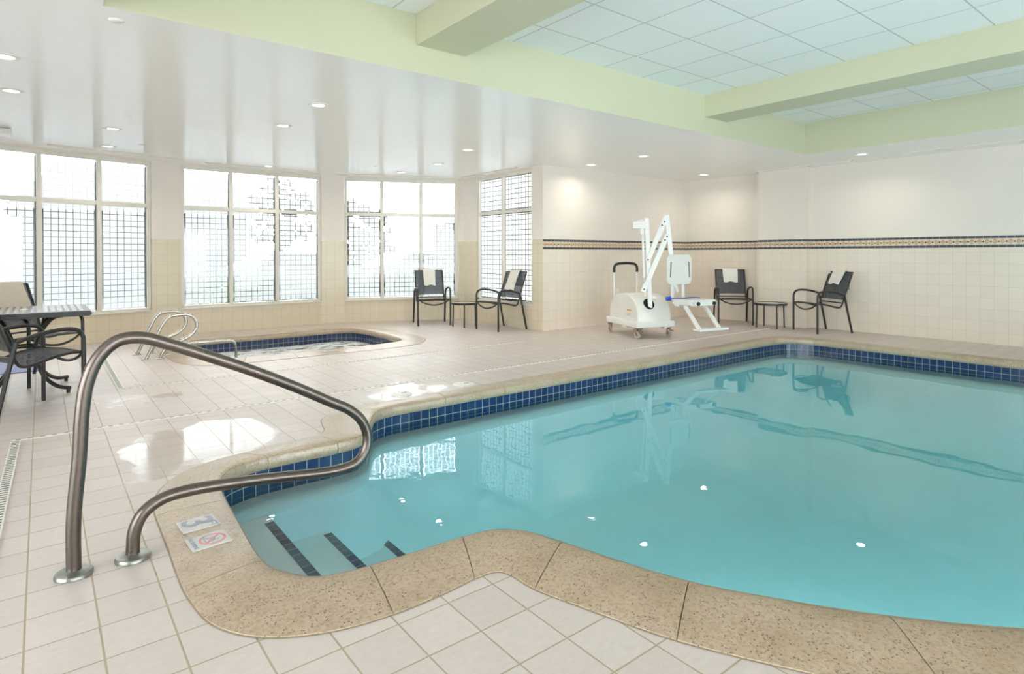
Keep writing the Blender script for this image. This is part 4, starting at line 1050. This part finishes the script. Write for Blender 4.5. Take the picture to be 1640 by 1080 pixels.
# ---------------------------------------------------------------- outside, seen through the clear gaps
M_grass = simple('sunny_grass', (.022, .042, .006), .9, nscale=6, namt=.35)
M_asph = simple('asphalt', (.018, .018, .02), .9, nscale=8, namt=.2)
M_conc = simple('concrete_walk', (.16, .15, .14), .8, nscale=5, namt=.08)
M_bld = simple('grey_siding', (.055, .056, .062), .8, nscale=3, namt=.1)
M_roof = simple('white_roof', (.16, .155, .15), .6, nscale=3, namt=.05)
M_leaf = simple('leaf_green', (.03, .038, .022), .8, nscale=4, namt=.5)
M_leaf2 = simple('bush_green', (.04, .075, .012), .8, nscale=4, namt=.4)
M_bark = simple('bark', (.12, .09, .06), .9, nscale=10, namt=.3)
M_cwhite = simple('white_car_paint', (.14, .14, .14), .2, nscale=3, namt=.02)
M_cglass = simple('dark_car_glass', (.03, .035, .04), .1, nscale=3, namt=.1)
M_redc = simple('red_flowers', (.5, .05, .06), .8, nscale=30, namt=.3)
GZ = -.15
bm = NB(); fill(bm, [(-60, 7.2), (-4.2, 7.6), (-3.7, 8.3), (-.9, 10.0), (1.6, 10.45), (3.9, 10.45), (6.4, 9.6), (6.5, 7.3), (10.6, 7.3), (60, 7.3), (60, 13.2), (-60, 13.2)], [], GZ)
tag(put('lawn', bm, M_grass), 'bright green strip of grass outside the windows', 'grass', kind='stuff')
bm = NB(); fill(bm, [(-60, 13.2), (60, 13.2), (60, 40), (-60, 40)], [], GZ); struct('floor_parking', bm, M_asph)
bm = NB(); fill(bm, [(-60, 14.6), (60, 14.6), (60, 15.5), (-60, 15.5)], [], GZ+.01); struct('floor_walk', bm, M_conc)
bm = NB(); fill(bm, [(-90, 40), (90, 40), (90, 120), (-90, 120)], [], GZ-.02); tag(put('far_lawn', bm, M_grass), 'distant grass beyond the parking lot', 'grass', kind='stuff')
def building(x, y, w, d_, h, lab, rz=0.0):
    r = empty('house', (x, y, GZ), rz)
    bm = NB(); box(bm, (0, 0, h/2), (w, d_, h)); put('wall', bm, M_bld, r)
    bm = NB(); prism(bm, [(-w/2-.5, 0), (w/2+.5, 0), (w/2-1.0, 1.6), (-w/2+1.0, 1.6)], Matrix.Translation((0, 0, h)) @ Matrix.Rotation(PI/2, 4, 'X'), d_+1.0); put('roof', bm, M_roof, r)
    for sx in (-.3, .05, .35):
        bm = NB(); box(bm, (w*sx, -d_/2-.02, h*.5), (w*.14, .08, h*.32)); wn = put('window', bm, M_cglass, r)
    bm = NB(); box(bm, (w*.22, -d_/2-.03, h*.38), (1.0, .08, h*.76)); put('door', bm, M_roof, r)
    tag(r, lab, 'building')
building(3.0, 28.0, 7.0, 5.0, 2.9, 'low dark grey house with a white roof seen through the middle window')
building(-10.5, 30.0, 15.0, 6.0, 3.7, 'long grey building seen through the left window')
building(26.0, 33.0, 9.0, 6.0, 3.4, 'small grey building seen through the third window')
def car(x, y, rz, lab):
    r = empty('parked_car', (x, y, GZ), rz)
    body = [(-2.2, .35), (2.2, .35), (2.25, .75), (1.6, .92), (1.0, 1.0), (.4, 1.42), (-1.1, 1.45), (-1.75, 1.05), (-2.25, .95)]
    bm = NB(); prism(bm, body, Matrix.Rotation(PI/2, 4, 'X'), 1.75, 0, .06); put('car_body', bm, M_cwhite, r, True)
    gl = [(.85, 1.02), (.36, 1.36), (-1.05, 1.38), (-1.55, 1.05)]
    bm = NB(); prism(bm, gl, Matrix.Rotation(PI/2, 4, 'X'), 1.78, 0, .0); put('car_window', bm, M_cglass, r)
    for sx in (-1.35, 1.4):
        for sy in (-.82, .82):
            bm = NB(); t_ = bmesh.new(); lathe(t_, [(0, -.1), (.32, -.1), (.33, 0), (.32, .1), (0, .1)], seg=24); bmesh.ops.transform(t_, matrix=Matrix.Translation((sx, sy, .33)) @ Matrix.Rotation(PI/2, 4, 'X'), verts=t_.verts); merge(bm, t_); put('wheel', bm, M_black, r, True)
    tag(r, lab, 'car', 'white cars parked outside')
car(6.6, 19.5, .1, 'white car parked outside behind the middle window')
car(11.6, 20.5, .1, 'white car parked outside beside the tree')
car(13.4, 16.9, .3, 'white car parked outside behind the third window')
def tree(x, y, h, rad, lab, mat, name='tree', seed=1, n=260, trunk=True):
    rnd = random.Random(seed); r = empty(name, (x, y, GZ))
    if trunk:
        bm = NB(); tube(bm, [(0, 0, 0), (.05, .02, h*.35), (.0, .05, h*.7)], .09*h/4, 8); put('trunk', bm, M_bark, r, True)
    bm = NB()
    for i in range(n):
        while True:
            p = Vector((rnd.uniform(-1, 1), rnd.uniform(-1, 1), rnd.uniform(-1, 1)))
            if p.length < 1: break
        p = Vector((p.x*rad, p.y*rad, (h-rad*1.1 if trunk else h*.5)+p.z*(rad*1.1 if trunk else h*.5)))
        q = rad*rnd.uniform(.08, .20); M = Matrix.Translation(p) @ Matrix.Rotation(rnd.uniform(0, 6), 4, Vector((rnd.random(), rnd.random(), 1)).normalized())
        bmesh.ops.create_icosphere(bm, subdivisions=1, radius=q, matrix=M @ Matrix.Diagonal((1, .8, .45, 1)))
    put('foliage', bm, mat, r); tag(r, lab, 'tree' if trunk else 'bush')
tree(11.6, 26.5, 3.9, 1.7, 'grey green tree outside right part of the middle window', M_leaf, seed=3)
tree(8.2, 27.0, 4.7, 1.5, 'taller thin tree outside the middle window', M_leaf, seed=4, n=150)
tree(19.5, 25.0, 4.2, 1.9, 'broad tree outside the third window', M_leaf, seed=5)
tree(19.6, 17.8, 5.6, 2.8, 'large tree outside the corner window', M_leaf, seed=6, n=320)
tree(3.0, 13.6, .85, .5, 'flowering bush on the lawn outside the middle window', M_leaf2, 'bush', 7, 120, False)
tree(10.6, 23.0, 1.5, 1.0, 'bright green round bush beyond the parked cars', M_leaf2, 'bush', 8, 120, False)
tree(-1.0, 14.2, .7, .8, 'low bush outside the left window', M_leaf2, 'bush', 9, 90, False)
